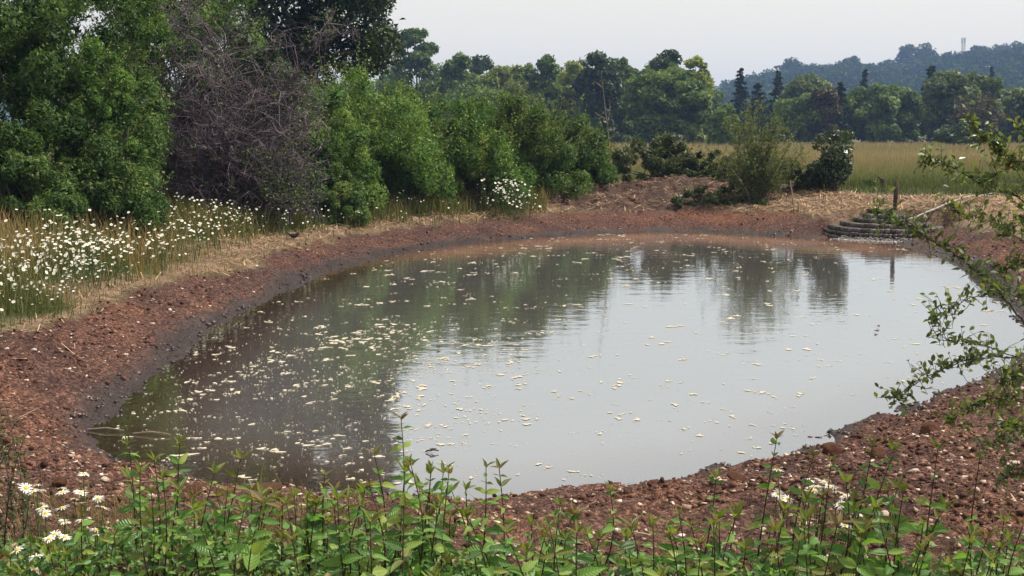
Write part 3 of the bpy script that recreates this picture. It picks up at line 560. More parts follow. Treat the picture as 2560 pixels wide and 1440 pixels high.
skyline('crest_tree', 'rounded hazy tree on the crest right of the mast', 2428, 114, 60, 700, 1300, 204)
skyline('crest_tree', 'hazy tree at the right margin of the crest', 2535, 108, 80, 700, 1500, 205)
skyline('crest_tree', 'hazy tree between the rounded crest tree and the right margin', 2480, 118, 60, 705, 1100, 206)
skyline('crest_tree', 'dark knoll of hazy crown where the hill crest first peaks', 1965, 147, 56, 690, 1100, 207)
skyline('crest_tree', 'hazy round tree at the right end of the lower crest', 2115, 141, 52, 690, 1100, 208)
skyline('crest_tree', 'low hazy tree on the dip before the twin crown', 2200, 150, 54, 700, 900, 209)
def build_mast():
    d = 720; x = (2387 - 1280) / FPX * d; z1 = at_y(2387, 94, d)[2]; z0 = float(hill_z(np.array([x]), np.array([720.0]))[0])
    t = thing('radio_mast', 'thin grey lattice radio mast standing on the wooded crest', 'mast', (x, d, z0)); mb = MB(); H = z1 - z0; q = 0.75
    cs = [(-q, -q), (q, -q), (q, q), (-q, q)]
    for a, b in cs: mb.tube([(x + a, d + b, z0), (x + a, d + b, z1)], 0.14, 0.14, 4)
    nseg = 14
    for i in range(nseg):
        for k in range(4):
            a, b = cs[k], cs[(k + 1) % 4]; mb.tube([(x + a[0], d + a[1], z0 + H * i / nseg), (x + b[0], d + b[1], z0 + H * (i + 1) / nseg)], 0.09, 0.09, 3)
    link('lattice', mb.mesh('lattice', M_mast, False, (x, d, z0)), t)
    for k in range(3):
        pm = MB(); a = k * 2.09 + 0.5; pm.tube([(x + math.cos(a) * 1.2, d + math.sin(a) * 1.2, z1 - 3.2), (x + math.cos(a) * 1.2, d + math.sin(a) * 1.2, z1 - 0.4)], 0.28, 0.28, 4, cap=True)
        link('antenna', pm.mesh('antenna', M_mast, False, (x, d, z0)), t)
build_mast()

# ------------------------------------------------------------------ hedge on the far left bank
def bush(name, label, px, ptop, pbot, wpx, Y, m, n, leaf, k=26, lr=0.36, seed=0, tb=0.0, shoot=60, sl=0.45, sm=None, depth=0.62, cat='bush', group='bushes of the hedge', asp=0.55, zmin=-1.0, stems=12, sleaf=12, extra=None, squash=0.95):
    x = (px - 1280) / FPX * Y; base = gpt(x, Y); top = at_y(px, ptop, Y)[2]; rx = wpx * 1.12 / 2 / FPX * Y
    bot = base[2] + 0.02; c = np.array([x, Y, (top + bot) / 2]); rz = (top - bot) / 2
    lob = dome_lobes(x, Y, base[2] - 0.05, rx, rx * depth, top - base[2], int(k * 2.5), seed, 0.12, 0.29)
    if extra:
        lob = np.vstack([lob] + [[*at_y(ex, ey, Y + eo), er, random.random()] for ex, ey, eo, er in extra])
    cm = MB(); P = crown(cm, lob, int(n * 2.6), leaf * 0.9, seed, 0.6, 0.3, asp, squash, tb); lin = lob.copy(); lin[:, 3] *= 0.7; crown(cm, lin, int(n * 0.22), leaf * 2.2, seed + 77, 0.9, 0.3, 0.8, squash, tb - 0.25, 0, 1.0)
    if shoot:
        g = np.random.default_rng(seed + 3); hi = P[P[:, 2] > c[2] - rz * 0.3]; shoot = int(shoot * 2.2); st = hi[g.choice(len(hi), shoot)]
        dr = unit(st - c) * 0.7 + np.array([0, 0, 0.9]); shoots(cm, st - unit(dr) * 0.1, dr, sl * 1.15, sleaf, leaf * 0.9, seed + 4, asp * 0.9, tb + 0.3, 0, 1, 0.004)
    wm = MB(); g = np.random.default_rng(seed + 9)
    for i in range(stems):
        e = lob[g.integers(len(lob)), :3]; s = base + np.array([g.normal() * rx * 0.25, g.normal() * rx * 0.2, -0.05]); mid = s + (e - s) * 0.5 + g.normal(size=3) * 0.2
        u = np.linspace(0, 1, 7)[:, None]; wm.tube((1 - u) ** 2 * s + 2 * u * (1 - u) * mid + u ** 2 * e, 0.028, 0.006, 4)
    t = thing(name, label, cat, base, group); link('stem', wm.mesh('stem', M_bark, True, base), t)
    link('crown', cm.mesh('crown', [m, M_bark], False, base), t); return t

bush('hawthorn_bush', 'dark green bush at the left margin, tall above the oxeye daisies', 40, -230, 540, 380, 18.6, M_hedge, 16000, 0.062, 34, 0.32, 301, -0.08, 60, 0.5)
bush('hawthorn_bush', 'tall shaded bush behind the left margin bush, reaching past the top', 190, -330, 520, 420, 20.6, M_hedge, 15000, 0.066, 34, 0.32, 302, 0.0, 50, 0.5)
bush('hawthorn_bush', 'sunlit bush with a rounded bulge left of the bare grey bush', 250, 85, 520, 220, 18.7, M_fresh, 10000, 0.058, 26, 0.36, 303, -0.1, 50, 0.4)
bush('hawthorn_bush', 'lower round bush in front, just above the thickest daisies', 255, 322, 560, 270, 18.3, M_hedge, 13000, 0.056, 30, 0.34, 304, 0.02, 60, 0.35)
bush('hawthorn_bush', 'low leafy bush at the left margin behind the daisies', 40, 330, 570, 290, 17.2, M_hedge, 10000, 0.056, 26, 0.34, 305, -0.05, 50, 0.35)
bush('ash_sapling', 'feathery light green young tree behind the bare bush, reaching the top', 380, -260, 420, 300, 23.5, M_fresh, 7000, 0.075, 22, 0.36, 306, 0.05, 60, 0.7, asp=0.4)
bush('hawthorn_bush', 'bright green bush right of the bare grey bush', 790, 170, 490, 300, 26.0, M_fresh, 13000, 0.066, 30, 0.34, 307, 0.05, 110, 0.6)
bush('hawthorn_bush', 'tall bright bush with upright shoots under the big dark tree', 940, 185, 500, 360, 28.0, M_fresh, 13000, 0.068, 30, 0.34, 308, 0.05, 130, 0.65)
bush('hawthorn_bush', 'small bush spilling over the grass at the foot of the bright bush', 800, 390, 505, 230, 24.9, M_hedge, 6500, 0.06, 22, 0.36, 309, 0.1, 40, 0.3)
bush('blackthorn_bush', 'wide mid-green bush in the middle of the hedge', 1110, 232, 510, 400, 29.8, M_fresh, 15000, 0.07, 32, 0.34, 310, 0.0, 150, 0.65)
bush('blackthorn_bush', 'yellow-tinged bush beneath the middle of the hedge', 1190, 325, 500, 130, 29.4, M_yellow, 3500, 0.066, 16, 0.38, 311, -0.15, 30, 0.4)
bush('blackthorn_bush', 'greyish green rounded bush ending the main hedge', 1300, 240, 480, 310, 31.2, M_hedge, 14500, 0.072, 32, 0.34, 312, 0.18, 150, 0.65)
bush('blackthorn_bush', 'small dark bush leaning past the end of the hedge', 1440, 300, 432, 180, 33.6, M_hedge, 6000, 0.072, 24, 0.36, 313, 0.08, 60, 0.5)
bush('hawthorn_bush', 'short dark filler bush low between the bright bush and the hedge middle', 1010, 370, 510, 260, 28.8, M_hedge, 6500, 0.066, 22, 0.36, 314, 0.0, 40, 0.3)
bush('bramble_bush', 'low rounded bramble thicket on top of the earth heap', 1630, 338, 438, 235, 35.0, M_bramble, 13000, 0.075, 36, 0.34, 315, 0.15, 70, 0.35, group='brambles behind the heap')
bush('bramble_bush', 'dark low bramble between the rounded thicket and the willow bush', 1775, 372, 440, 130, 34.5, M_bramble, 4500, 0.075, 18, 0.36, 316, -0.1, 30, 0.3, group='brambles behind the heap')
bush('bramble_bush', 'dark low bramble right behind the willow bush, beside the glossy shrub', 1970, 395, 470, 150, 32.6, M_bramble, 5500, 0.07, 20, 0.36, 317, -0.1, 30, 0.3, group='brambles behind the heap')
bush('nettle_clump', 'low weedy clump at the foot of the willow bush above bare earth', 1795, 455, 535, 215, 30.6, M_bramble, 6000, 0.055, 24, 0.36, 318, 0.1, 50, 0.25, cat='weeds', group='weeds on the far bank')
bush('weed_clump', 'small round dark green weed clump on the grass edge behind the post', 2168, 447, 470, 44, 33.5, M_hedge, 1200, 0.05, 10, 0.4, 319, 0.0, 10, 0.15, cat='weeds', group='weeds on the far bank')

def laurel():
    x = (2078 - 1280) / FPX * 32.0; base = gpt(x, 32.0); g = np.random.default_rng(333); cm = MB(); wm = MB(); ends = []
    for i in range(26):
        e = at_y(g.uniform(2030, 2125), g.uniform(330, 440), 32 + g.normal() * 0.3); s = base + [g.normal() * 0.12, g.normal() * 0.1, -0.05]
        u = np.linspace(0, 1, 7)[:, None]; mid = (s + e) / 2 + g.normal(size=3) * 0.08; wm.tube((1 - u) ** 2 * s + 2 * u * (1 - u) * mid + u ** 2 * e, 0.018, 0.006, 4); ends.append(e)
    lob = np.array([[*e, g.uniform(0.13, 0.24), g.uniform()] for e in ends] + [[*(base + [0, 0, 0.45]), 0.4, 0.2], [*(base + [0.1, 0, 0.85]), 0.45, 0.2]])
    crown(cm, lob, 3200, 0.115, 334, 0.6, 0.4, 0.5, 1.0, 0.0)
    t = thing('laurel_shrub', 'dark glossy broad-leaved shrub standing alone before the meadow', 'shrub', base); link('stem', wm.mesh('stem', M_bark, True, base), t); link('crown', cm.mesh('crown', M_glossy, False, base), t)
laurel()
def willow_bush():
    Y = 30.8; x = (1885 - 1280) / FPX * Y; base = gpt(x, Y); g = np.random.default_rng(444); cm = MB(); st = []; dr = []; ln = []; wm = MB()
    for i in range(84):
        tx = 1888 + np.clip(g.normal(), -1.5, 1.5) * 80; lim = 250 + abs(tx - 1890) * 0.7; e = at_y(tx, g.uniform(lim, 430), Y + g.normal() * 0.55); s = base + [g.normal() * 0.22, g.normal() * 0.2, -0.03]
        mid = s * 0.5 + e * 0.5 + np.array([-(e[0] - s[0]) * 0.25, 0, 0.12]); u = np.linspace(0, 1, 9)[:, None]; path = (1 - u) ** 2 * s + 2 * u * (1 - u) * mid + u ** 2 * e
        wm.tube(path, 0.014, 0.003, 3)
        for k in range(3, 9):
            for _ in range(3): st.append(path[k]); dr.append(g.normal(size=3) * 0.8 + [0, 0, 0.55])
    shoots(cm, st, dr, 0.34, 12, 0.062, 445, 0.3, 0.05, 0, 1, 0.003)
    lob = make_lobes(base + [0, 0, 0.5], (0.75, 0.6, 0.6), 16, 0.4, 446); crown(cm, lob, 4500, 0.055, 447, 0.5, 0.3, 0.4, 1, -0.2)
    t = thing('willow_bush', 'feathery upright willow bush growing at the water-side bank', 'bush', base); link('stem', wm.mesh('stem', M_bark, True, base), t); link('crown', cm.mesh('crown', [M_willow, M_bark], False, base), t)
willow_bush()

def twig_bush():
    Y = 22.6; base = gpt((590 - 1280) / FPX * Y, Y); g = np.random.default_rng(555); mb = MB(); cm = MB(); lp = []
    c = at_y(595, 240, Y); rx = 1.85; rz = 2.1
    def twig(p, d, L_, r, lev):
        lim_ = g.uniform(0.72, 1.18)
        n = 5 if lev < 2 else 4; pts = [p]; q = p.copy(); dd = d.copy()
        for i in range(n):
            dd = unit(dd + g.normal(size=3) * (0.16 if lev == 0 else 0.3) + np.array([0, 0, -0.10 if lev > 0 else -0.06])); q = q + dd * L_ / n; pts.append(q.copy())
            if (((q - c) / [rx, 1.3, rz]) ** 2).sum() > lim_: break
        n = len(pts) - 1
        mb.tube(pts, r, r * 0.45, 3, 0, g.uniform(0.0, 1.0) if lev > 1 else 0.35)
        if lev < 3:
            for k in range([8, 8, 5][lev]):
                i = g.integers(1, n + 1); nd = unit(dd * 0.5 + g.normal(size=3) * 0.75 + np.array([0, 0, 0.12])); twig(pts[i], nd, L_ * g.uniform(0.4, 0.62), r * 0.58, lev + 1)
        elif g.uniform() < 0.04 + 0.28 * (fbm(np.array([q[0] * 1.6]), np.array([q[2] * 1.6]), 2, 7)[0] > 0.58): lp.append(q)
    for i in range(30):
        a = g.uniform(0, 6.28); q = g.uniform(0.1, 1.0); d = unit(np.array([math.cos(a) * q * 0.8, math.sin(a) * q * 0.6, 1.0])); twig(base + np.array([g.normal() * 0.45, g.normal() * 0.3, 0]), d, g.uniform(2.4, 4.4), 0.026, 0)
    lp = np.array(lp); t = thing('bare_bush', 'large bare grey-purple bush of tangled dead twigs in the hedge', 'bush', base, 'bushes of the hedge')
    link('twigs', mb.mesh('twigs', M_twig, False, base), t)
    sel = np.repeat(lp, 6, 0) + g.normal(size=(len(lp) * 6, 3)) * 0.08; V, F = leaf_quads(sel, unit(g.normal(size=sel.shape) + [0, 0, 0.5]), 0.055, 0.55, 0.1, g); cm.add(V, F, 0, np.repeat(g.uniform(size=len(sel)), 4))
    link('crown', cm.mesh('crown', M_hedge, False, base), t)
twig_bush()
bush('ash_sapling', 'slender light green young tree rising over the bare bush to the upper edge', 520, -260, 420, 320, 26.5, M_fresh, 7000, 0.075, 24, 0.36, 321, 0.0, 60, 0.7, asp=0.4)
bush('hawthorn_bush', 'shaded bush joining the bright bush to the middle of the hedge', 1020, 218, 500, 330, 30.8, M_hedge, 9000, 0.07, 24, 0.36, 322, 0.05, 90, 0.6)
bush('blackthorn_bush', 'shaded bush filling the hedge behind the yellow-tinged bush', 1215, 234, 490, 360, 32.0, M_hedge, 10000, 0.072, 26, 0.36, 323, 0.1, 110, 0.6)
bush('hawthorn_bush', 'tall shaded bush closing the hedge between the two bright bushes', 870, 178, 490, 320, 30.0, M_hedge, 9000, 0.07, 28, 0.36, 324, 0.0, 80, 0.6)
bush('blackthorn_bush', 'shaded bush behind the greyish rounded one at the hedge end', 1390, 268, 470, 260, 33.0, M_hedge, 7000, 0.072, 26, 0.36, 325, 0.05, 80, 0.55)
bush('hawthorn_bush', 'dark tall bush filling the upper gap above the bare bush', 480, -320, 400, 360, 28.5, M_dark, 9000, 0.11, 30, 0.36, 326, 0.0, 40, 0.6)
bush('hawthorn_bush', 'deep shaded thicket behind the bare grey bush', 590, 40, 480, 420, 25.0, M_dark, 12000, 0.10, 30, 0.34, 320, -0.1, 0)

def big_tree():
    Y = 40.0; base = gpt((790 - 1280) / FPX * Y, Y); g = np.random.default_rng(666); lob = []
    for i in range(110):
        px = g.uniform(580, 955); py = g.uniform(-330, 230)
        if (px - 790) ** 2 / 185 ** 2 + max(0, py - 90) ** 2 / 125 ** 2 > 1: continue
        lob.append([*at_y(px, py, Y + g.normal() * 1.1), g.uniform(0.4, 0.85), g.uniform()])
    lob += [[*at_y(px, py, Y), 1.3, 0.1] for px, py in ((700, 20), (780, -60), (850, 40), (780, 110), (690, -120), (860, -110))]; lob = np.array(lob); cm = MB(); crown(cm, lob, 42000, 0.17, 667, 0.6, 0.3, 0.6, 0.8, -0.05); wm = MB(); limbs(wm, base, lob, 0.24, 668, 0.55, 18, 6)
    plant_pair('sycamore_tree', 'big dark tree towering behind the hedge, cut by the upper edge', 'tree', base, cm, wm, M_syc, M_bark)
big_tree()

# ------------------------------------------------------------------ bare young tree
def bare_sapling():
    Y = 33.4; pts = [at_y(px, py, Y) for px, py in [(1530, 440), (1524, 385), (1520, 330), (1513, 270), (1508, 225), (1503, 178)]]; base = pts[0].copy(); base[2] = zg(base[0], Y) - 0.03; pts[0] = base
    t = thing('bare_sapling', 'thin leafless young tree on the heap against the dark tree row', 'tree', base); mb = MB(); mb.tube(pts, 0.02, 0.006, 6); link('trunk', mb.mesh('trunk', M_stick, True, base), t)
    for seq in ([(1520, 300), (1500, 290), (1487, 280)], [(1508, 222), (1496, 210), (1484, 203)], [(1518, 310), (1524, 280), (1525, 248)]):
        b = MB(); b.tube([at_y(px, py, Y) for px, py in seq], 0.012, 0.004, 4); link('branch', b.mesh('branch', M_stick, True, base), t)
    g = np.random.default_rng(5); P = np.array([at_y(1522 + g.normal() * 8, g.uniform(300, 400), Y + g.normal() * 0.1) for _ in range(60)]); b = MB(); V, F = leaf_quads(P, unit(g.normal(size=P.shape)), 0.07, 0.5, 0.1, g); b.add(V, F, 0, np.repeat(g.uniform(size=len(P)), 4)); link('foliage', b.mesh('foliage', M_hedge, False, base), t)
bare_sapling()

# ------------------------------------------------------------------ stepped brick inlet
def ico(sub=1):
    p = (1 + 5 ** 0.5) / 2
    V = [(-1, p, 0), (1, p, 0), (-1, -p, 0), (1, -p, 0), (0, -1, p), (0, 1, p), (0, -1, -p), (0, 1, -p), (p, 0, -1), (p, 0, 1), (-p, 0, -1), (-p, 0, 1)]
    F = [(0, 11, 5), (0, 5, 1), (0, 1, 7), (0, 7, 10), (0, 10, 11), (1, 5, 9), (5, 11, 4), (11, 10, 2), (10, 7, 6), (7, 1, 8), (3, 9, 4), (3, 4, 2), (3, 2, 6), (3, 6, 8), (3, 8, 9), (4, 9, 5), (2, 4, 11), (6, 2, 10), (8, 6, 7), (9, 8, 1)]
    V = [np.array(v) / np.linalg.norm(v) for v in V]
    for _ in range(sub - 1):
        mid = {}; NF = []
        def md(a, b):
            k = (min(a, b), max(a, b))
            if k not in mid: v = V[a] + V[b]; V.append(v / np.linalg.norm(v)); mid[k] = len(V) - 1
            return mid[k]
        for a, b, c in F: x, y, z = md(a, b), md(b, c), md(c, a); NF += [(a, x, z), (b, y, x), (c, z, y), (x, y, z)]
        F = NF
    return np.array(V), np.array(F)
def brick_mesh(nm, sx, sy, sz, m, b=0.006, seed=0):
    g = np.random.default_rng(seed); x, y, z = sx / 2, sy / 2, sz
    V = []
    for zz, s in ((0, 0), (z - b, 0), (z, b)):
        for a, c in ((-1, -1), (1, -1), (1, 1), (-1, 1)): V.append((a * (x - s), c * (y - s), zz))
    V = np.array(V, float) + g.normal(size=(12, 3)) * 0.0018
    F = [(k + i, k + (i + 1) % 4, k + 4 + (i + 1) % 4, k + 4 + i) for k in (0, 4) for i in range(4)] + [(8, 9, 10, 11), (3, 2, 1, 0)]
    return MB().add(V, F).mesh(nm, m)
def build_steps():
    cx, cy = STEP_C; base = np.array([cx, cy, 0.0]); t = thing('inlet_steps', 'curved stepped inlet of dark paving bricks at the water edge', 'steps', base)
    dry = [brick_mesh('brick', 0.098, 0.215, 0.102, M_brick, seed=i) for i in range(4)]; wetm = [brick_mesh('brick', 0.098, 0.215, 0.102, M_wetbrick, seed=10 + i) for i in range(3)]
    for k in range(6):
        r0 = (1.50, 1.41, 1.31, 1.04, 0.74, 0.52)[k]; rn = (1.50, 1.41, 1.31, 1.04, 0.74, 0.52, 0.3)[k + 1]; zt = -0.045 + 0.092 * k
        rings = [r0] + ([r0 - 0.222] if r0 - rn > 0.2 else [])
        for r, i in [(r, i) for r in rings for i in range(int(2 * math.pi * r / 0.112))]:
            n = int(2 * math.pi * r / 0.112)
            a = 2 * math.pi * i / n + k * 0.03
            aa = math.degrees(a) % 360
            if not (160 + k * 2 < aa < 352 + k * 3): continue
            g = random; me = (wetm if k < 2 else dry)[random.randrange(3)]
            o = link('brick', me, t, (math.cos(a) * (r - 0.107 + g.gauss(0, 0.009)), math.sin(a) * (r - 0.107) + g.gauss(0, 0.009), zt + g.gauss(0, 0.005)))
            o.rotation_euler = (g.gauss(0, 0.012), g.gauss(0, 0.012), a - math.pi / 2 + g.gauss(0, 0.02))
    for k, (dx, dy, dz, rz) in enumerate([(0.15, 0.12, 0.52, 0.2), (-0.12, 0.2, 0.52, -0.3), (0.0, -0.02, 0.515, 0.9), (-0.3, 0.1, 0.52, 0.4), (1.15, -0.95, 0.09, 0.3), (1.3, -0.98, 0.03, 0.1), (1.42, -0.86, 0.02, 1.2), (0.98, -1.02, 0.02, 0.4), (1.2, -0.75, 0.13, 0.8)]):
        o = link('brick', dry[k % 4], t, (dx, dy, dz)); o.rotation_euler = (random.gauss(0, 0.04), random.gauss(0, 0.04), rz)
build_steps()
def splash():
    g = np.random.default_rng(8); mb = MB(); c = STEP_C
    for i in range(600):
        a = R(g.uniform(212, 275)); r = 1.46 + abs(g.normal()) * 0.22; p = np.array([c[0] + math.cos(a) * r, c[1] + math.sin(a) * r, 0.01 + max(0, 0.09 - (r - 1.46) * 0.5) * g.uniform(0, 1)])
        V, F = ico(1); s = g.uniform(0.005, 0.016); mb.add(p + V * s * np.array([1.6, 1.2, 0.5]), F)
    m, t, N, L = mat('white_water'); p = princ(N, L, (0.40, 0.36, 0.33), 0.35, 0.5); out(N, L, p.outputs[0])
    tag(link('splash_foam', mb.mesh('splash_foam', m, True)), 'frothy water spilling off the lowest brick step', 'foam', None, 'stuff')
splash()
def pipe():
    P = np.array([[STEP_C[0] + 0.45, STEP_C[1] - 0.25], at_y(2300, 540, 27.3)[:2], at_y(2440, 507, 29.0)[:2], at_y(2520, 490, 30.6)[:2], at_y(2620, 474, 33.0)[:2]]); k = np.linspace(0, 4, 41); P = np.stack([np.interp(k, range(5), P[:, i]) for i in (0, 1)], 1); P[1:-1] = (P[:-2] + P[1:-1] * 2 + P[2:]) / 4
    z = np.maximum(np.interp(k, [0, 1, 2, 3, 4], [0.40, 0.45, 0.645, 0.74, 0.80]), height(P[:, 0], P[:, 1]) + 0.045)
    for _ in range(6): z[1:-1] = np.maximum(z[1:-1], (z[:-2] + z[2:]) / 2)
    mb = MB(); mb.tube(np.column_stack([P, z]), 0.025, 0.025, 10, cap=True); o = link('feed_pipe', mb.mesh('feed_pipe', M_pipe, True)); tag(o, 'long grey pipe lying on straw, feeding the brick inlet', 'pipe')
pipe()
def box_mesh(nm, sx, sy, sz, m, lean=0.0, taper=0.0, jit=0.004, seed=0):
    g = np.random.default_rng(seed); V = []; n = 5
    for k in range(n):
        u = k / (n - 1); f = 1 - taper * u
        for a, c in ((-1, -1), (1, -1), (1, 1), (-1, 1)): V.append((a * sx / 2 * f + lean * u, c * sy / 2 * f, sz * u))
    V = np.array(V) + g.normal(size=(len(V), 3)) * jit
    F = [(4 * k + i, 4 * k + (i + 1) % 4, 4 * k + 4 + (i + 1) % 4, 4 * k + 4 + i) for k in range(n - 1) for i in range(4)] + [(4 * n - 4, 4 * n - 3, 4 * n - 2, 4 * n - 1)]
    return MB().add(V, F).mesh(nm, m)
p = at_y(2236, 508, 28.0); z = zg(p[0], 28.0)
tag(link('wooden_post', box_mesh('wooden_post', 0.078, 0.078, at_y(2240, 452, 28)[2] - z + 0.08, M_post, 0.03), None, (p[0], 28.0, z - 0.08)), 'short square dark wooden post behind the brick inlet', 'post')
p = at_y(1984, 517, 29.4); z = zg(p[0], 29.4); mb = MB(); e = at_y(1975, 452, 29.5)
mb.tube([(p[0], 29.4, z - 0.05), (p[0] - 0.03, 29.42, z + 0.25), e], 0.024, 0.014, 6, cap=True)
tag(link('dead_stick', mb.mesh('dead_stick', M_stick, True)), 'thin dry stick stuck upright in the straw right of the willow', 'stick')
p = at_y(2206, 462, 33.0); z = zg(p[0], 33.0); mb = MB(); mb.tube([(p[0], 33, z - 0.05), (p[0] + 0.01, 33, z + 0.14), (p[0] - 0.01, 33, z + 0.24)], [0.09, 0.075, 0.06], 0, 7, cap=True); mb.tube([(p[0], 33, z + 0.2), (p[0] - 0.14, 33, z + 0.3)], 0.04, 0.02, 5, cap=True)
tag(link('tree_stump', mb.mesh('tree_stump', M_post, True)), 'small dark broken stump on the grass edge left of the post', 'stump')
p = at_y(2323, 522, 27.6); z = zg(p[0], 27.6); tag(link('marker_peg', box_mesh('marker_peg', 0.035, 0.02, 0.24, M_pipe, -0.01, 0.1, 0.001), None, (p[0], 27.6, z - 0.03)), 'small pale peg in the straw right of the dark post', 'peg')

# ------------------------------------------------------------------ blackbird on the straw
def bird():
    p = at_z(733, 560, 0.72); x, y = p[0], p[1]; z = zg(x, y); t = thing('blackbird', 'small black bird with cocked tail on the straw below the hedge', 'bird', (x, y, z))
    sp = [(-0.135, 0.165), (-0.10, 0.135), (-0.06, 0.105), (-0.02, 0.09), (0.025, 0.09), (0.06, 0.105), (0.082, 0.13), (0.098, 0.142), (0.113, 0.14)]
    rr = [0.010, 0.014, 0.026, 0.042, 0.046, 0.036, 0.027, 0.022, 0.008]; pts = np.array([(a, 0, b) for a, b in sp]); mb = MB(); mb.tube(pts, rr, 0, 10, cap=True)
    link('body', mb.mesh('body', M_bird, True), t); b = MB(); b.tube([(0.110, 0, 0.140), (0.136, 0, 0.136)], 0.006, 0.001, 5); link('beak', b.mesh('beak', M_beak, True), t)
    for s in (-1, 1): b = MB(); b.tube([(0.01, s * 0.018, 0.055), (0.0, s * 0.02, 0.028), (0.008, s * 0.02, -0.004)], 0.004, 0.003, 4); link('leg', b.mesh('leg', M_post, True), t)
    wv = np.array([(0.04, 0.043, 0.11), (-0.02, 0.052, 0.10), (-0.09, 0.03, 0.125), (-0.02, 0.046, 0.075)]);
    for s in (-1, 1): b = MB(); b.add(wv * [1, s, 1] , [(0, 1, 2, 3)]); b.add((wv + [0, 0.004, 0]) * [1, s, 1], [(3, 2, 1, 0)]); link('wing', b.mesh('wing', M_bird), t)
bird()

# ------------------------------------------------------------------ soil clods, pebbles, stones
def scatter(n, x0, x1, y0, y1, dens, g, power=2.0):
    """points in plan, density falling off with distance like 1/d^power times dens(zones)"""
    u = g.uniform(size=n); y = y0 * (y1 / y0) ** u; lim0 = np.maximum(x0, -0.62 * y - 1); lim1 = np.minimum(x1, 0.62 * y + 1); x = lim0 + (lim1 - lim0) * g.uniform(size=n)
    s, d, st, w, h, th = zones(x, y); k = g.uniform(size=n) < dens(s, d, st, w, h, x, y); return x[k], y[k]
def clods(name, label, n, dens, smin, smax, m, seed, sub=1, flat=0.75, tb=(0, 1), spow=2.2, sink=0.25, y0=4.0):
    g = np.random.default_rng(seed); x, y = scatter(n, -12, 14, y0, 36, dens, g); z = height(x, y); k = len(x)
    V0 = np.array([(a, b, c) for c in (-1, 1) for a, b in ((-1, -1), (1, -1), (1, 1), (-1, 1))]) * 0.68; F0 = np.array([(3, 2, 1, 0), (4, 5, 6, 7), (0, 1, 5, 4), (1, 2, 6, 5), (2, 3, 7, 6), (3, 0, 4, 7)])
    s = smin + (smax - smin) * g.uniform(size=k) ** spow; s *= np.clip(y / 9, 0.8, 2.0) ** 0.3
    J = V0[None] * (1 + 0.34 * g.normal(size=(k, len(V0), 1)).clip(-1.5, 1.6)) * s[:, None, None] * np.stack([g.uniform(0.8, 1.35, k), g.uniform(0.8, 1.35, k), g.uniform(0.5, 1.0, k) * flat / 0.75], 1)[:, None, :]
    q_ = g.normal(size=(k, 4)); q_ /= np.linalg.norm(q_, axis=1, keepdims=True); qv = q_[:, None, :3]; J = J + 2 * np.cross(qv, np.cross(qv, J) + q_[:, None, 3:] * J); J[..., 2] *= flat
    P = np.stack([x, y, z + s * sink], 1)[:, None, :] + J
    F = (F0[None] + (np.arange(k) * len(V0))[:, None, None]).reshape(-1, 4); mb = MB(); mb.add(P.reshape(-1, 3), F, 0, np.repeat(g.uniform(tb[0], tb[1], k) ** 1.3, len(V0)))
    tag(link(name, mb.mesh(name, m, False)), label, name.replace('_', ' '), None, 'stuff')
clods('soil_clods', 'crumbly red-brown clods covering the bare banks', 140000, lambda s, d, st, w, h, x, y: np.where((s > 0.12) & (s < 4.5), (d * (1 - w * 0.8)) * np.where(y < 5, 0.3, 0.9) * (0.15 + 1.0 * (fbm(x * 1.5, y * 1.5, 3, 66) > 0.48)) + 0.5 * h, 0), 0.0035, 0.024, M_clod, 71, spow=3.6, sink=0.1)
clods('wet_clods', 'dark wet clods along the waterline', 60000, lambda s, d, st, w, h, x, y: np.where((s > -0.10) & (s < 0.42), w * 0.95, 0), 0.005, 0.032, M_wetclod, 72, sink=0.1, spow=2.8)
clods('pebbles', 'pale pebbles strewn over the bare banks', 26000, lambda s, d, st, w, h, x, y: np.where(s > 0.2, d * 0.62, 0), 0.004, 0.020, M_pebble, 73, flat=0.5, spow=2.0)
def rock_mesh(nm, m, seed, sub=3, rough=0.3):
    g = np.random.default_rng(seed); V, F = ico(sub); o = g.uniform(0, 50, 3)
    r = 1 + rough * ((fbm(V[:, 0] * 1.4 + o[0], V[:, 1] * 1.4 + V[:, 2] * 1.7 + o[1], 3, seed) - 0.5) * 2) + rough * 0.9 * (fbm(V[:, 0] * 5 + o[2], V[:, 2] * 5 + V[:, 1] * 4, 3, seed + 3) - 0.5)
    for _ in range(4): n_ = unit(g.normal(size=3)); h = g.uniform(0.62, 0.85); dd = (V * r[:, None]) @ n_; r = np.where(dd > h, r * h / np.maximum(dd, 1e-6), r)
    return MB().add(V * r[:, None], F).mesh(nm, m, True)
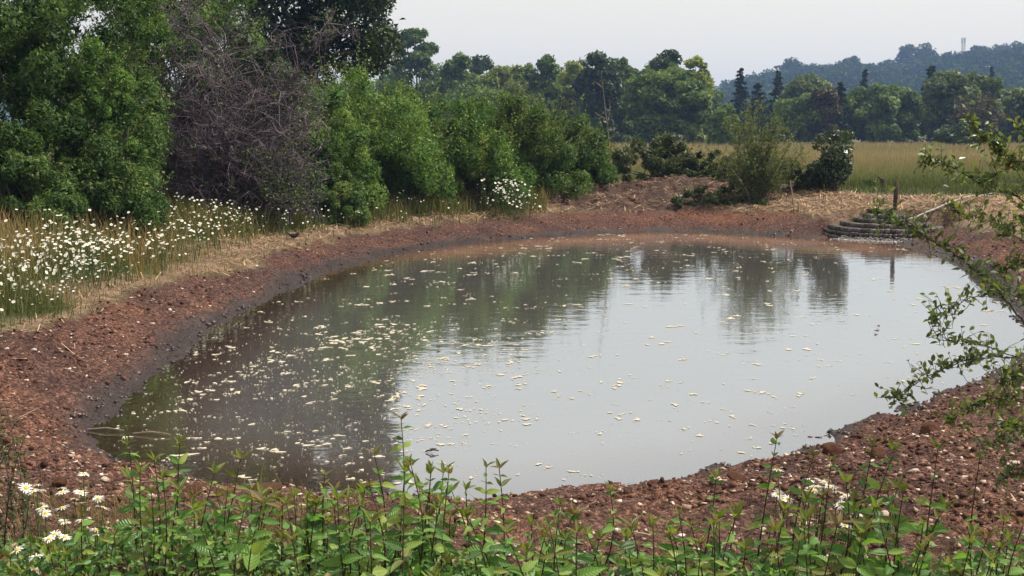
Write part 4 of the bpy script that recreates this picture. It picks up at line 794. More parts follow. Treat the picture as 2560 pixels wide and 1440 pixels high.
def stones():
    g = np.random.default_rng(81); me = [rock_mesh('flint_stone', M_stone, i) for i in range(6)]
    def put(x, y, s, label, group=None, name='flint_stone', meshes=me, cat='stone', fl=0.6):
        o = link(name, meshes[g.integers(len(meshes))], None, (x, y, zg(x, y) + s * 0.15)); o.scale = (s * g.uniform(0.9, 1.3), s * g.uniform(0.9, 1.2), s * fl * g.uniform(0.8, 1.2)); o.rotation_euler = (g.normal() * 0.2, g.normal() * 0.2, g.uniform(0, 6.28)); tag(o, label, cat, group)
    x, y = scatter(1500, -12, 12, 5.2, 22, lambda s, d, st, w, h, x, y: np.where((s > 0.25), d * 0.6 * (1 - w), 0), g); ix = g.permutation(len(x))
    left = [i for i in ix if x[i] < -2.2][:85]; right = [i for i in ix if x[i] > 1.0 and y[i] < 12][:90]
    for i in left: put(x[i], y[i], g.uniform(0.012, 0.030), 'pale flint stone lying on the bare left bank', 'flints on the left bank')
    for i in right: put(x[i], y[i], g.uniform(0.009, 0.024), 'pale flint stone lying on the bare near bank below the pond', 'flints on the near bank')
    lm = [rock_mesh('earth_lump', M_bigclod, 20 + i, 3, 0.45) for i in range(5)]
    spec = [(672, 1243, 0.085, 'dark earth lump right above the saplings on the near bank'), (2500, 650, 0.16, 'biggest earth lump on the right bank behind the thorn branch'), (1840, 1215, 0.075, 'rounded earth lump at the water corner near the bronze sapling'),
            (2080, 1130, 0.085, 'earth lump on the crumbling shoulder of the near bank'), (2190, 1140, 0.075, 'earth lump beside the bleached root on the near bank'), (1640, 1222, 0.07, 'wet earth lump on the near waterline'), (2330, 1080, 0.09, 'earth lump high on the near bank by the thorn shrub'),
            (1580, 470, 0.22, 'straw-matted earth lump on the far heap'), (1385, 500, 0.25, 'straw-matted earth lump at the left foot of the far heap'), (60, 905, 0.09, 'earth lump at the crest of the left bank'), (350, 745, 0.09, 'earth lump under the straw lip of the left bank'),
            (150, 1215, 0.06, 'earth lump behind the white daisies on the near bank'), (480, 1240, 0.06, 'earth lump behind the left saplings at the water edge'), (1960, 500, 0.2, 'earth lump beside the dry stick on the far bank'), (2020, 1100, 0.06, 'dark lump at the water corner of the near bank')]
    for px, py, s, lab in spec:
        q = at_z(px, py, 0.3); zz = zg(q[0], q[1])
        for _ in range(4): q = at_z(px, py, zz); zz = zg(q[0], q[1])
        put(q[0], q[1], s * 0.75, lab, 'lumps of earth on the banks', 'earth_lump', lm, 'earth lump', 0.75)
stones()

# ------------------------------------------------------------------ straw, grass, meadow
def blades(mb, x, y, z, h, wd, lean, g, tb, tt, single=False, az=None):
    n = len(x); a = g.uniform(0, 6.283, n) if az is None else az; f = g.uniform(0, 6.283, n)
    dx, dy = np.cos(a) * lean, np.sin(a) * lean; wx, wy = np.cos(f) * wd / 2, np.sin(f) * wd / 2; B = np.stack([x, y, z], 1); W = np.stack([wx, wy, 0 * wx], 1)
    hz = np.sqrt(np.maximum(0.0, 1 - np.minimum(lean, 0.98) ** 2)); M_ = B + np.stack([dx * h * 0.35, dy * h * 0.35, hz * h * 0.6], 1); T_ = B + np.stack([dx * h, dy * h, hz * h], 1)
    if single:
        mb.add(np.stack([B - W, B + W, T_], 1).reshape(-1, 3), np.arange(3 * n).reshape(n, 3), 0, np.stack([tb, tb, tt], 1).ravel()); return
    V = np.stack([B - W, B + W, M_ + W * 0.8, M_ - W * 0.8, T_ + W * 0.15], 1).reshape(-1, 3); i = np.arange(n)[:, None] * 5
    t = np.stack([tb, tb, (tb + tt) / 2, (tb + tt) / 2, tt], 1).ravel(); o = mb.n; mb.add(V, np.concatenate([i + np.array([[0, 1, 2, 3]])]), 0, t); mb.F.append((i + np.array([[3, 2, 4]])) + o); mb.M.append(np.zeros(n, np.int32))
def build_straw():
    g = np.random.default_rng(91); fx = np.concatenate([g.uniform(-1, 15, 40000), g.uniform(-6, 0, 12000)]); fy = np.concatenate([g.uniform(26, 37, 40000), g.uniform(18, 30, 12000)]); s_, d_, st_, w_, h_, t_ = zones(fx, fy); k_ = (s_ > 0.8) & (g.uniform(size=len(fx)) < st_ * 0.75 * (1 - 0.7 * h_) + 0.12 * h_); fx, fy = fx[k_], fy[k_]
    x, y = scatter(52000, -14, 16, 5, 38, lambda s, d, st, w, h, x, y: np.where(s > 0.5, st * 0.9 * (1 - 0.6 * h) + 0.25 * h + 0.012 * d, 0) * np.where(y < 8.5, 0.25, 1), g); x = np.concatenate([x, fx]); y = np.concatenate([y, fy]); n = len(x); z = height(x, y)
    a = g.uniform(0, 6.283, n); L_ = g.uniform(0.08, 0.38, n); wd = 0.0013 + 0.00023 * y; d = np.stack([np.cos(a), np.sin(a), g.normal(size=n) * 0.16 + 0.04], 1); sd_ = np.stack([-np.sin(a), np.cos(a), np.zeros(n)], 1) * wd[:, None]
    P = np.stack([x, y, z + g.uniform(0.004, 0.06, n)], 1); V = np.stack([P - d * L_[:, None] / 2 - sd_, P - d * L_[:, None] / 2 + sd_, P + d * L_[:, None] / 2 + sd_, P + d * L_[:, None] / 2 - sd_], 1).reshape(-1, 3)
    mb = MB(); mb.add(V, np.arange(4 * n).reshape(n, 4), 0, np.repeat(g.uniform(0.15, 1, n), 4)); tag(link('straw_litter', mb.mesh('straw_litter', M_straw)), 'loose cut straw lying along the bank tops', 'straw', None, 'stuff')
build_straw()
def build_grass():
    g = np.random.default_rng(92); mb = MB()
    x, y = scatter(120000, -14, 1.2, 6.5, 30.5, lambda s, d, st, w, h, x, y: np.where((s > 0.7) & (s < 6.5), (1 - d) * (1 - st * 0.82) * (0.25 + 0.75 * (fbm(x * 1.1, y * 1.1, 2, 3) > 0.36)), 0) * (x < np.interp(y, [0, 20, 26, 31], [-3, -2.5, 0.2, 1.2])), g); n = len(x); z = height(x, y)
    dry = fbm(x * 0.5, y * 0.5, 3, 14); dry = np.clip((dry - 0.36) * 3 + (g.uniform(size=n) < 0.3) * 0.55 + 0.8 * np.exp(-(((x + 4.9) / 1.3) ** 2 + ((y - 19.5) / 3.2) ** 2)), 0, 1)
    s = pond_sd(x, y); h = g.uniform(0.14, 0.60, n) * np.clip((s - 0.9) / 1.2, 0.3, 1.0)
    blades(mb, x, y, z - 0.01, h, 0.004 + 0.0005 * y, g.uniform(0.05, 0.55, n), g, np.clip(dry * 0.7 + g.uniform(-0.1, 0.2, n), 0, 1), np.clip(dry + g.uniform(0, 0.35, n), 0, 1))
    x = g.uniform(-6.5, 0.9, 22000); y = g.uniform(19, 30.5, 22000); s = pond_sd(x, y); wz = 1.9 + (fbm(x * 1.2, y * 1.2, 2, 71) - 0.5) * 1.4; k = (s > wz) & (s < 4.2); x, y, s = x[k], y[k], s[k]; n = len(x); z = height(x, y, s); dr = g.uniform(size=n)
    blades(mb, x, y, z - 0.01, g.uniform(0.15, 0.62, n), 0.016, g.uniform(0.05, 0.5, n), g, dr * 0.5, np.clip(dr + g.uniform(-0.1, 0.3, n), 0, 1))
    x, y = scatter(26000, 5, 18, 24, 38, lambda s, d, st, w, h, x, y: np.where(s > 1.6, (1 - d) * (0.02 * st + 0.9 * (1 - st)) * (1 - h), 0), g); n = len(x); z = height(x, y)
    blades(mb, x, y, z - 0.01, g.uniform(0.08, 0.28, n), 0.018, g.uniform(0.1, 0.6, n), g, g.uniform(0, 0.3, n), g.uniform(0.0, 0.5, n))
    tag(link('bank_grass', mb.mesh('bank_grass', M_grass)), 'tall green and drying grass on the pond banks', 'grass', None, 'stuff')
    mb = MB(); m = 70000; u = g.uniform(size=m); y = 35.0 * (140 / 35.0) ** u; lim0 = np.maximum(-0.05 * y, 0.02 * y + 1); x = lim0 + (0.58 * y - lim0) * g.uniform(size=m)
    s = pond_sd(x, y); ok = s > 6.0 + (fbm(x * 0.4, y * 0.4, 2, 6) - 0.5) * 1.5; x, y = x[ok], y[ok]; n = len(x); z = height(x, y, np.full(n, 30.0))
    tall = sstep(37, 49, y + (fbm(x * 0.2, y * 0.2, 3, 8) - 0.5) * 9); br = np.clip(tall * 0.75 + (fbm(x * 0.12, y * 0.12, 3, 18) - 0.5) * 0.9, 0, 1)
    blades(mb, x, y, z - 0.02, (0.22 + 0.32 * tall) * g.uniform(0.6, 1.25, n), 0.0007 * y * g.uniform(0.6, 1.4, n), g.uniform(0.02, 0.35, n), g, np.clip(br * 0.4 + g.uniform(-0.2, 0.3, n), 0, 1), np.clip(br + g.uniform(-0.4, 0.4, n), 0, 1), True)
    tag(link('meadow_grass', mb.mesh('meadow_grass', M_meadow)), 'tall seeding meadow grass, green in front and brown behind', 'grass', None, 'stuff')
build_grass()

# ------------------------------------------------------------------ oxeye daisies
def daisy_geo(mb, base, head, rad, nrm, g, petals=9, pm=0, cmx=1, sm=2, stem_r=0.004):
    mid = (base + head) / 2 + g.normal(size=3) * 0.02; mb.tube([base, mid, head], stem_r, stem_r * 0.7, 3, sm)
    n_ = unit(nrm); a = unit(np.cross(n_, [0.3, 0.9, 0.1])); b = np.cross(n_, a); V = [head - n_ * rad * 0.06]; 
    for i in range(petals * 2):
        an = math.pi * i / petals; r = rad * (1.0 if i % 2 == 0 else 0.72); V.append(head + (a * math.cos(an) + b * math.sin(an)) * r + n_ * rad * 0.10 * (1 if i % 2 == 0 else 0.2))
    mb.add(np.array(V), [(0, 1 + i, 1 + (i + 1) % (2 * petals)) for i in range(2 * petals)], pm)
    V = [head + n_ * rad * 0.14] + [head + (a * math.cos(1.0472 * i) + b * math.sin(1.0472 * i)) * rad * 0.32 + n_ * rad * 0.03 for i in range(6)]
    mb.add(np.array(V), [(0, 1 + i, 1 + (i + 1) % 6) for i in range(6)], cmx)
DM = [M_petal, M_centre, M_dstem]
def bank_daisies():
    g = np.random.default_rng(101); protos = []
    for i in range(7):
        mb = MB(); h = 1.0; lean = g.normal(size=2) * 0.12; daisy_geo(mb, np.zeros(3), np.array([lean[0], lean[1], h]), 0.060, np.array([g.normal() * 0.35, -0.35 + g.normal() * 0.4, 0.9]), g, 8, stem_r=0.006); protos.append(mb)
    pm = [p.mesh('oxeye_daisy', DM) for p in protos]
    def dens(x, y, s):
        f = 1.3 * np.exp(-(((x + 5.5) / 1.3) ** 2 + ((y - 13.6) / 2.2) ** 2)) + 0.8 * np.exp(-(((x + 4.75) / 0.7) ** 2 + ((y - 16.9) / 1.9) ** 2)) + 0.42 * np.exp(-(((x + 5.6) / 1.4) ** 2 + ((y - 20.6) / 2.0) ** 2)) + 0.30 * np.exp(-(((x + 3.8) / 1.0) ** 2 + ((y - 23.6) / 1.3) ** 2)) + 1.0 * np.exp(-(((x + 0.05) / 0.42) ** 2 + ((y - 28.7) / 0.4) ** 2)) + 0.10 * np.exp(-(((x + 2) / 1.8) ** 2 + ((y - 26.6) / 0.8) ** 2)) + 0.28 * np.exp(-(((x + 4.9) / 0.7) ** 2 + ((y - 12.6) / 1.6) ** 2))
        return f * (fbm(x * 1.7, y * 1.7, 2, 44) > 0.34) * (s > 1.35)
    m = 46000; y = g.uniform(9, 30, m); x = g.uniform(-11, 1.5, m); s = pond_sd(x, y); k = g.uniform(size=m) < dens(x, y, s) * 0.85; x, y = x[k], y[k]; z = height(x, y); h = (0.14 + 0.46 * g.uniform(size=len(x)) ** 0.7); s_d = pond_sd(x, y)
    vis = np.abs(x) / y < 0.47; o = np.argsort(np.where(vis, y, 99)); near = o[:300]; rest = o[300:]
    for i in near:
        q = link('oxeye_daisy', pm[g.integers(7)], None, (x[i], y[i], z[i] - 0.02)); q.rotation_euler = (0, 0, g.normal() * 0.5); sc = g.uniform(0.65, 0.95); q.scale = (sc / 1.7, sc / 1.7, h[i]); w_ = 0.28 * g.uniform(0.6, 1.3); q.scale = (w_, w_, h[i])
        a_ = x[i] / y[i]; zn = ('in the front edge of the drift by the left margin' if y[i] < 12.6 else 'in the thick drift at the very left margin') if a_ < -0.42 else ('on the sparse fringe of the drift toward the straw' if s_d[i] < 1.9 else ('in the thick middle of the drift' if a_ < -0.38 and y[i] < 14.6 else ('in the rear rows of the drift under the dark bush' if a_ < -0.36 else ('among browning grass right of the thick drift' if y[i] < 18 else 'scattered below the bare grey bush')))); zn = ('tall-stemmed, ' if h[i] > 0.42 else 'short-stemmed, ') + zn; tag(q, 'white oxeye daisy ' + zn, 'daisy', 'daisies ' + zn)
    mb = MB()
    for i in rest:
        b = np.array([x[i], y[i], z[i] - 0.02]); daisy_geo(mb, b, b + [g.normal() * 0.06, g.normal() * 0.06, h[i]], 0.022 * g.uniform(0.7, 1.3), np.array([g.normal() * 0.35, -0.35 + g.normal() * 0.4, 0.9]), g, 6, stem_r=0.004)
    for i in range(95):
        bx, by = g.normal() * 0.27 - 0.05, 28.1 + g.normal() * 0.16; b = gpt(bx, by); daisy_geo(mb, b, b + [g.normal() * 0.08, -0.05, g.uniform(0.35, 0.98)], 0.030 * g.uniform(0.7, 1.3), np.array([g.normal() * 0.35, -0.45 + g.normal() * 0.4, 0.8]), g, 6, stem_r=0.004)
    tag(link('daisy_drift', mb.mesh('daisy_drift', DM)), 'farther oxeye daisies scattered below the hedge', 'daisies', None, 'stuff')
bank_daisies()

def near_daisies():
    g = np.random.default_rng(111); Lf = [(765, 130), (340, 235), (235, 258), (300, 290), (570, 298), (735, 300), (675, 360), (745, 400), (900, 355), (945, 437), (385, 440), (415, 487), (570, 440), (590, 565), (755, 555), (880, 640), (985, 625), (500, 680), (450, 725), (590, 705), (890, 690), (500, 845), (330, 890), (1210, 310), (320, 1010), (160, 820)]
    Rf = [(340, 455), (460, 635), (345, 665), (380, 720), (430, 715), (540, 635), (640, 610), (690, 600), (760, 570), (800, 600), (850, 605), (620, 550), (910, 660), (945, 690), (905, 765), (950, 950), (745, 555), (330, 680), (580, 640), (670, 640), (720, 625)]
    pts = [(zx / 3.657, 1150 + zy / 3.657, 'L') for zx, zy in Lf] + [(1850 + zx / 3.606, 1050 + zy / 3.606, 'R') for zx, zy in Rf]
    def heads():
        r = []
        for v in range(5):
            mb = MB(); n = 18
            for i in range(n):
                a = 2 * math.pi * i / n + g.normal() * 0.07; L_ = 0.5 * g.uniform(0.86, 1.08); w_ = 0.085; up = g.normal() * 0.05; ca, sa = math.cos(a), math.sin(a); U = np.array([ca, sa, 0]); S = np.array([-sa, ca, 0])
                V = [U * 0.1 - S * 0.03, U * 0.1 + S * 0.03, U * L_ * 0.55 + S * w_ * 0.55 + [0, 0, 0.05 + up * 0.5], U * L_ * 0.55 - S * w_ * 0.55 + [0, 0, 0.05 + up * 0.5], U * L_ * 0.92 + S * w_ * 0.4 + [0, 0, 0.015 + up], U * L_ * 0.92 - S * w_ * 0.4 + [0, 0, 0.015 + up], U * L_ + [0, 0, up - 0.01]]
                V = np.array(V); o = mb.n; mb.add(V, [(0, 1, 2, 3), (3, 2, 4, 5)]); mb.F.append(np.array([[5, 4, 6]]) + o); mb.M.append(np.zeros(1, np.int32))
            r.append(mb.mesh('petals', M_petal, True))
        return r
    H = heads(); cv, cf = ico(2); cme = MB().add(cv * [0.155, 0.155, 0.075] + [0, 0, 0.03], cf).mesh('centre', M_centre, True)
    for j, (px, py, side) in enumerate(pts):
        Y = g.uniform(4.1, 4.5) if side == 'L' else g.uniform(4.5, 4.9)
        if py > 1330: Y = g.uniform(3.9, 4.1)
        h = at_y(px, py, Y); b = np.array([h[0] + g.normal() * 0.03, Y + g.normal() * 0.03 + 0.02, 0]); b[2] = zg(b[0], b[1]) - 0.02
        if side == 'L': lab = {0: 'topmost white daisy of the front left clump, facing the sky', 1: 'full white daisy beside the dark twiggy sprig at the left margin'}.get(j, 'white daisy in the front left clump among saplings')
        else: lab = 'lone white daisy under the bronze-tipped sapling' if j == len(Lf) else 'white daisy in the front right clump behind saplings'
        t = thing('oxeye_daisy', lab, 'daisy', b, 'daisies of the front left clump' if side == 'L' else 'daisies of the front right clump')
        st = MB(); st.tube([np.zeros(3), (h - b) * 0.5 + [g.normal() * 0.01, 0, 0], h - b], 0.0028, 0.002, 5); link('stem', st.mesh('stem', M_dstem, True), t)
        d = g.uniform(0.050, 0.060); rot = (g.normal() * 0.25 + (0.15 if side == 'L' else -0.1), g.normal() * 0.25, g.uniform(0, 6.28))
        for nm, me in (('petals', H[j % 5]), ('centre', cme)):
            o = link(nm, me, t, h - b); o.scale = (d, d, d); o.rotation_euler = rot
near_daisies()

# ------------------------------------------------------------------ foam on the water
def foam():
    g = np.random.default_rng(121); X = []; Y = []; A = []; S = []
    psi = lambda x, y: fbm(x * 0.28 + 3, y * 0.28, 2, 141) + 0.9 * np.exp(-(((x + 1.9) / 1.6) ** 2 + ((y - 10.6) / 1.5) ** 2))
    tries = 0
    while len(X) < 7000 and tries < 12000:
        tries += 1; y = 7.8 * (27.6 / 7.8) ** g.uniform(); x = g.uniform(-4.2, 9.5)
        if y > 13 and g.uniform() < 0.15 : continue
        lf = math.exp(-(((x + 1.6) / 1.9) ** 2 + ((y - 11.8) / 3.6) ** 2)); far = 1.0 if (y > 19 and x < 6) else 0.0
        if g.uniform() > 0.36 + 0.64 * lf + 0.3 * far: continue
        k = int(g.integers(2, 5) + 12 * lf * g.uniform())
        for i in range(k):
            e = 0.05; vx = float(psi(np.array([x]), np.array([y + e]))[0] - psi(np.array([x]), np.array([y - e]))[0]); vy = -float(psi(np.array([x + e]), np.array([y]))[0] - psi(np.array([x - e]), np.array([y]))[0]); q = math.hypot(vx, vy) + 1e-6; vx /= q; vy /= q
            dx_ = 0.03 + 0.07 * (g.uniform() < 0.3); X.append(x + g.normal() * dx_); Y.append(y + g.normal() * 0.05); A.append(math.atan2(vy, vx)); S.append(math.exp(g.normal() * 0.85 - 0.3) * (0.0080 if lf > 0.3 else 0.0074))
            if S[-1] > 0.009:
                for _ in range(int(g.integers(1, 4))): X.append(X[-1] + g.normal() * S[-1] * 2.2); Y.append(Y[-1] + g.normal() * S[-1] * 2.2); A.append(A[-1] + g.normal() * 0.5); S.append(S[-1] * g.uniform(0.35, 0.8))
            st = g.uniform(0.03, 0.16); x += vx * st; y += vy * st
    X = np.array(X); Y = np.array(Y); A = np.array(A); S = np.clip(np.array(S), 0.003, 0.034) * np.clip(Y / 12, 0.8, 1.3); sd = pond_sd(X, Y); k = sd < -0.12; X, Y, A, S = X[k], Y[k], A[k], S[k]
    def shape(n):
        a = np.arange(n) * 2 * math.pi / n + g.normal(size=n) * 0.08; p_ = g.uniform(0, 6.28, 3); r = 1 + 0.34 * np.sin(2 * a + p_[0]) + 0.28 * np.sin(3 * a + p_[1]) + 0.16 * np.sin(5 * a + p_[2]) + 0.08 * g.normal(size=n); o = np.stack([np.cos(a) * r * 1.3, np.sin(a) * r * 0.95, np.zeros(n)], 1); i_ = o * 0.7 + [0, 0, 0.05]; c = np.array([[0, 0, 0.06]])
        V = np.vstack([o, i_, c]); F4 = np.array([(q, (q + 1) % n, n + (q + 1) % n, n + q) for q in range(n)]); F3 = np.array([(n + q, n + (q + 1) % n, 2 * n) for q in range(n)]); return V, F4, F3
    SH = [shape(7) for _ in range(10)]; me = []
    for V, F4, F3 in [shape(18) for _ in range(10)]: mb = MB(); mb.add(V, F4); mb.F.append(F3); mb.M.append(np.zeros(len(F3), np.int32)); me.append(mb.mesh('foam_fleck', M_foam, True))
    o = np.argsort(-S / Y * np.clip(1.2 - np.abs(X / Y), 0.1, 1)); big = o[:300]; mb = MB()
    for i in big:
        q = link('foam_fleck', me[g.integers(10)], None, (X[i], Y[i], 0.004)); q.rotation_euler = (0, 0, A[i]); q.scale = (S[i], S[i], 0.05)
        a_ = X[i] / Y[i]; zn = ('in the dark shallows of the left corner' if Y[i] < 9.6 else ('in the swirl of the dark hedge reflection' if Y[i] < 13 else 'in the upper hedge reflection')) if a_ < -0.1 else (('at the edge of the hedge reflection' if a_ < 0.04 else ('on bright water before the right near bank' if a_ > 0.2 else 'on bright water before the middle near bank')) if Y[i] < 11 else ('on bright water below the willow reflection' if a_ > 0.14 else 'on bright water in mid pond')); zn = ('long ' if S[i] > 0.035 else 'small ') and zn; tag(q, 'larger cream foam fleck ' + zn, 'foam fleck', 'foam flecks ' + zn)
    for i in o[300:]:
        V, F4, F3 = SH[g.integers(10)]; ca, sa = math.cos(A[i]), math.sin(A[i]); W_ = V * [S[i], S[i], 0.05]; W_ = np.stack([W_[:, 0] * ca - W_[:, 1] * sa + X[i], W_[:, 0] * sa + W_[:, 1] * ca + Y[i], W_[:, 2] + 0.004], 1); b = mb.n; mb.add(W_, F4); mb.F.append(F3 + b); mb.M.append(np.zeros(len(F3), np.int32))
    m_ = 9000; yy = 7.8 * (20 / 7.8) ** g.uniform(size=m_); xx = g.uniform(-4.2, 6, m_); q_ = np.exp(-(((xx + 1.8) / 1.8) ** 2 + ((yy - 11.2) / 3.2) ** 2)); ps = fbm(xx * 1.1 + 0.6 * psi(xx, yy) * 4, yy * 1.1 - psi(xx, yy) * 5, 3, 171); k_ = (g.uniform(size=m_) < 0.08 + q_ * 1.2) & (np.abs(ps - 0.5) < 0.05 + 0.06 * g.uniform(size=m_)) & (pond_sd(xx, yy) < -0.1); xx, yy = xx[k_], yy[k_]; V, F = leaf_quads(np.stack([xx, yy, np.full(len(xx), 0.005)], 1), np.tile([0, 0, 1.0], (len(xx), 1)), g.uniform(0.006, 0.016, len(xx)), 0.8, 0.0, g); mb.add(V, F)
    tag(link('foam_specks', mb.mesh('foam_specks', M_foam, True)), 'small foam specks swirled across the pond', 'foam', None, 'stuff')
    fl = [(1095, 872, 'dark curled leaf floating in mid pond'), (1190, 838, 'small floating bit by the hedge reflection'), (2195, 818, 'tiny dark leaf floating below the willow reflection'), (1412, 817, 'tiny dark speck of leaf beside the sapling reflection'), (1080, 1130, 'short twig floating near the tall front sapling'), (2190, 830, 'brown leaf floating toward the right bank'), (380, 1085, 'thin stick lying in the left shallows'), (265, 1075, 'stick in the shallow water of the left corner')]
    for px, py, lab in fl:
        p = at_z(px, py, 0.01); b = MB(); L_ = 0.16 if 'stick' in lab else 0.05
        if L_ > 0.1 or 'twig' in lab: b.tube([p + [-L_, 0.02, 0], p + [0, 0, 0.02], p + [L_, -0.04 if L_ > 0.1 else 0.01, 0.008]], 0.007, 0.005, 5, cap=True); 
        V, F = leaf_quads(np.array([p + [0, 0, 0.012], p + [0.01, 0.02, 0.008]]), np.array([[0.2, -0.2, 0.9], [-0.3, -0.1, 0.9]]), 0.07 if L_ < 0.1 else 0.01, 0.6, 0.2, g); b.add(V, F)
        tag(link('floating_twig' if L_ > 0.1 or 'twig' in lab else 'floating_leaf', b.mesh('floating_leaf', M_float if 'stick' not in lab else M_stick)), lab, 'twig' if L_ > 0.1 or 'twig' in lab else 'leaf')
foam()

# ------------------------------------------------------------------ foreground saplings
def leaf_mesh(nm, m, curl, wid, seed):
    g = np.random.default_rng(seed); n = 8; V = []; 
    for i in range(n + 1):
        u = i / n; w_ = wid * math.sin(math.pi * min(1, u ** 0.8)) ** 0.85 * (1 - 0.25 * u) if 0 < i < n else 0.004; y = u; z = -curl * u ** 2 + 0.06 * math.sin(3 * u + seed); wv = 0.03 * math.sin(9 * u + seed)
        V += [(-w_, y, z + w_ * 0.38 + wv * w_ * 2), (-w_ * 0.5, y, z + w_ * 0.12), (0, y, z), (w_ * 0.5, y, z + w_ * 0.12), (w_, y, z + w_ * 0.38 - wv * w_ * 2)]
    F = [(5 * i + k, 5 * i + k + 1, 5 * i + 6 + k, 5 * i + 5 + k) for i in range(n) for k in range(4)]
    return MB().add(V, F).mesh(nm, m, True)
LG = [leaf_mesh('leaf', M_sleaf, c, w_, i) for i, (c, w_) in enumerate([(0.15, 0.26), (0.35, 0.24), (0.6, 0.27), (0.25, 0.21), (0.45, 0.29)])]
LF = [leaf_mesh('leaf', M_fleaf, c, w_, i + 10) for i, (c, w_) in enumerate([(0.2, 0.2), (0.4, 0.22), (-0.1, 0.18)])]
LB = [leaf_mesh('leaf', M_bleaf, c, w_, i + 20) for i, (c, w_) in enumerate([(0.2, 0.18), (0.4, 0.2), (-0.1, 0.15)])]
def orient(o, pos, direction, normal, s, g):
    y = Vector(direction).normalized(); zv = Vector(normal); zv = (zv - y * zv.dot(y)); zv = zv.normalized() if zv.length > 1e-4 else Vector((0, 0, 1)); x = y.cross(zv)
    m = Matrix((x, y, zv)).transposed().to_4x4(); m.translation = Vector(pos); o.matrix_local = m @ Matrix.Diagonal((s, s, s, 1))
def sapling(px, py, Y, label, group, g, leaf=0.062, bronze=0.4, gap=0.042, base_dx=None, bare=0.15, name='dogwood_sapling', start=None):
    top = at_y(px, py, Y); bx = top[0] + (g.normal() * 0.05 if base_dx is None else base_dx); by = Y + g.normal() * 0.05; base = np.array([bx, by, zg(bx, by) - 0.02]); rel = top - base; H = rel[2]
    if H < 0.12: return
    t = thing(name, label, 'sapling', base, group); u = np.linspace(0, 1, 8)[:, None]; bend = np.array([g.normal() * 0.05, g.normal() * 0.04, 0]); path = rel * u + bend * np.sin(u * math.pi) * H
    mb = MB(); mb.tube(path, 0.0042, 0.0016, 5); link('stem', mb.mesh('stem', M_stem, True), t)
    n = int(H * (1 - bare) / gap); a = g.uniform(0, 6.28)
    for i in range(n):
        f = bare + (1 - bare) * (i + g.uniform(0, 0.6)) / n; p = np.array([np.interp(f, u[:, 0], path[:, k]) for k in range(3)]); a += 2.4 + g.normal() * 0.4
        el = g.uniform(-0.35, 0.5) + 0.35 * f; d = np.array([math.cos(a) * math.cos(el), math.sin(a) * math.cos(el), math.sin(el)]); s = 1.12 * leaf * g.uniform(0.65, 1.25) * (1.0 - 0.45 * max(0, f - 0.6) / 0.4)
        lst = LG if g.uniform() > 0.12 + 0.35 * max(0, f - 0.75) / 0.25 else (LB if g.uniform() < bronze * 0.6 else LF); o = link('leaf', lst[g.integers(len(lst))], t); orient(o, p, d, (g.normal() * 0.5, -0.45 + g.normal() * 0.4, 0.7), s, g)
        if g.uniform() < 0.75:
            d2 = d * [-1, -1, 1] + g.normal(size=3) * 0.2; o = link('leaf', lst[g.integers(len(lst))], t); orient(o, p, d2, (g.normal() * 0.5, -0.45 + g.normal() * 0.4, 0.7), s * g.uniform(0.8, 1.1), g)
    for k in range(4):
        a = k * 1.7 + g.uniform(0, 1); d = np.array([math.cos(a) * 0.7, math.sin(a) * 0.7, 0.55 + g.uniform(0, 0.6)]); lst = LB if g.uniform() < bronze else LF
        o = link('leaf', lst[g.integers(3)], t); orient(o, path[-1], d, (g.normal() * 0.4, g.normal() * 0.4, 1), leaf * g.uniform(0.6, 0.95), g)
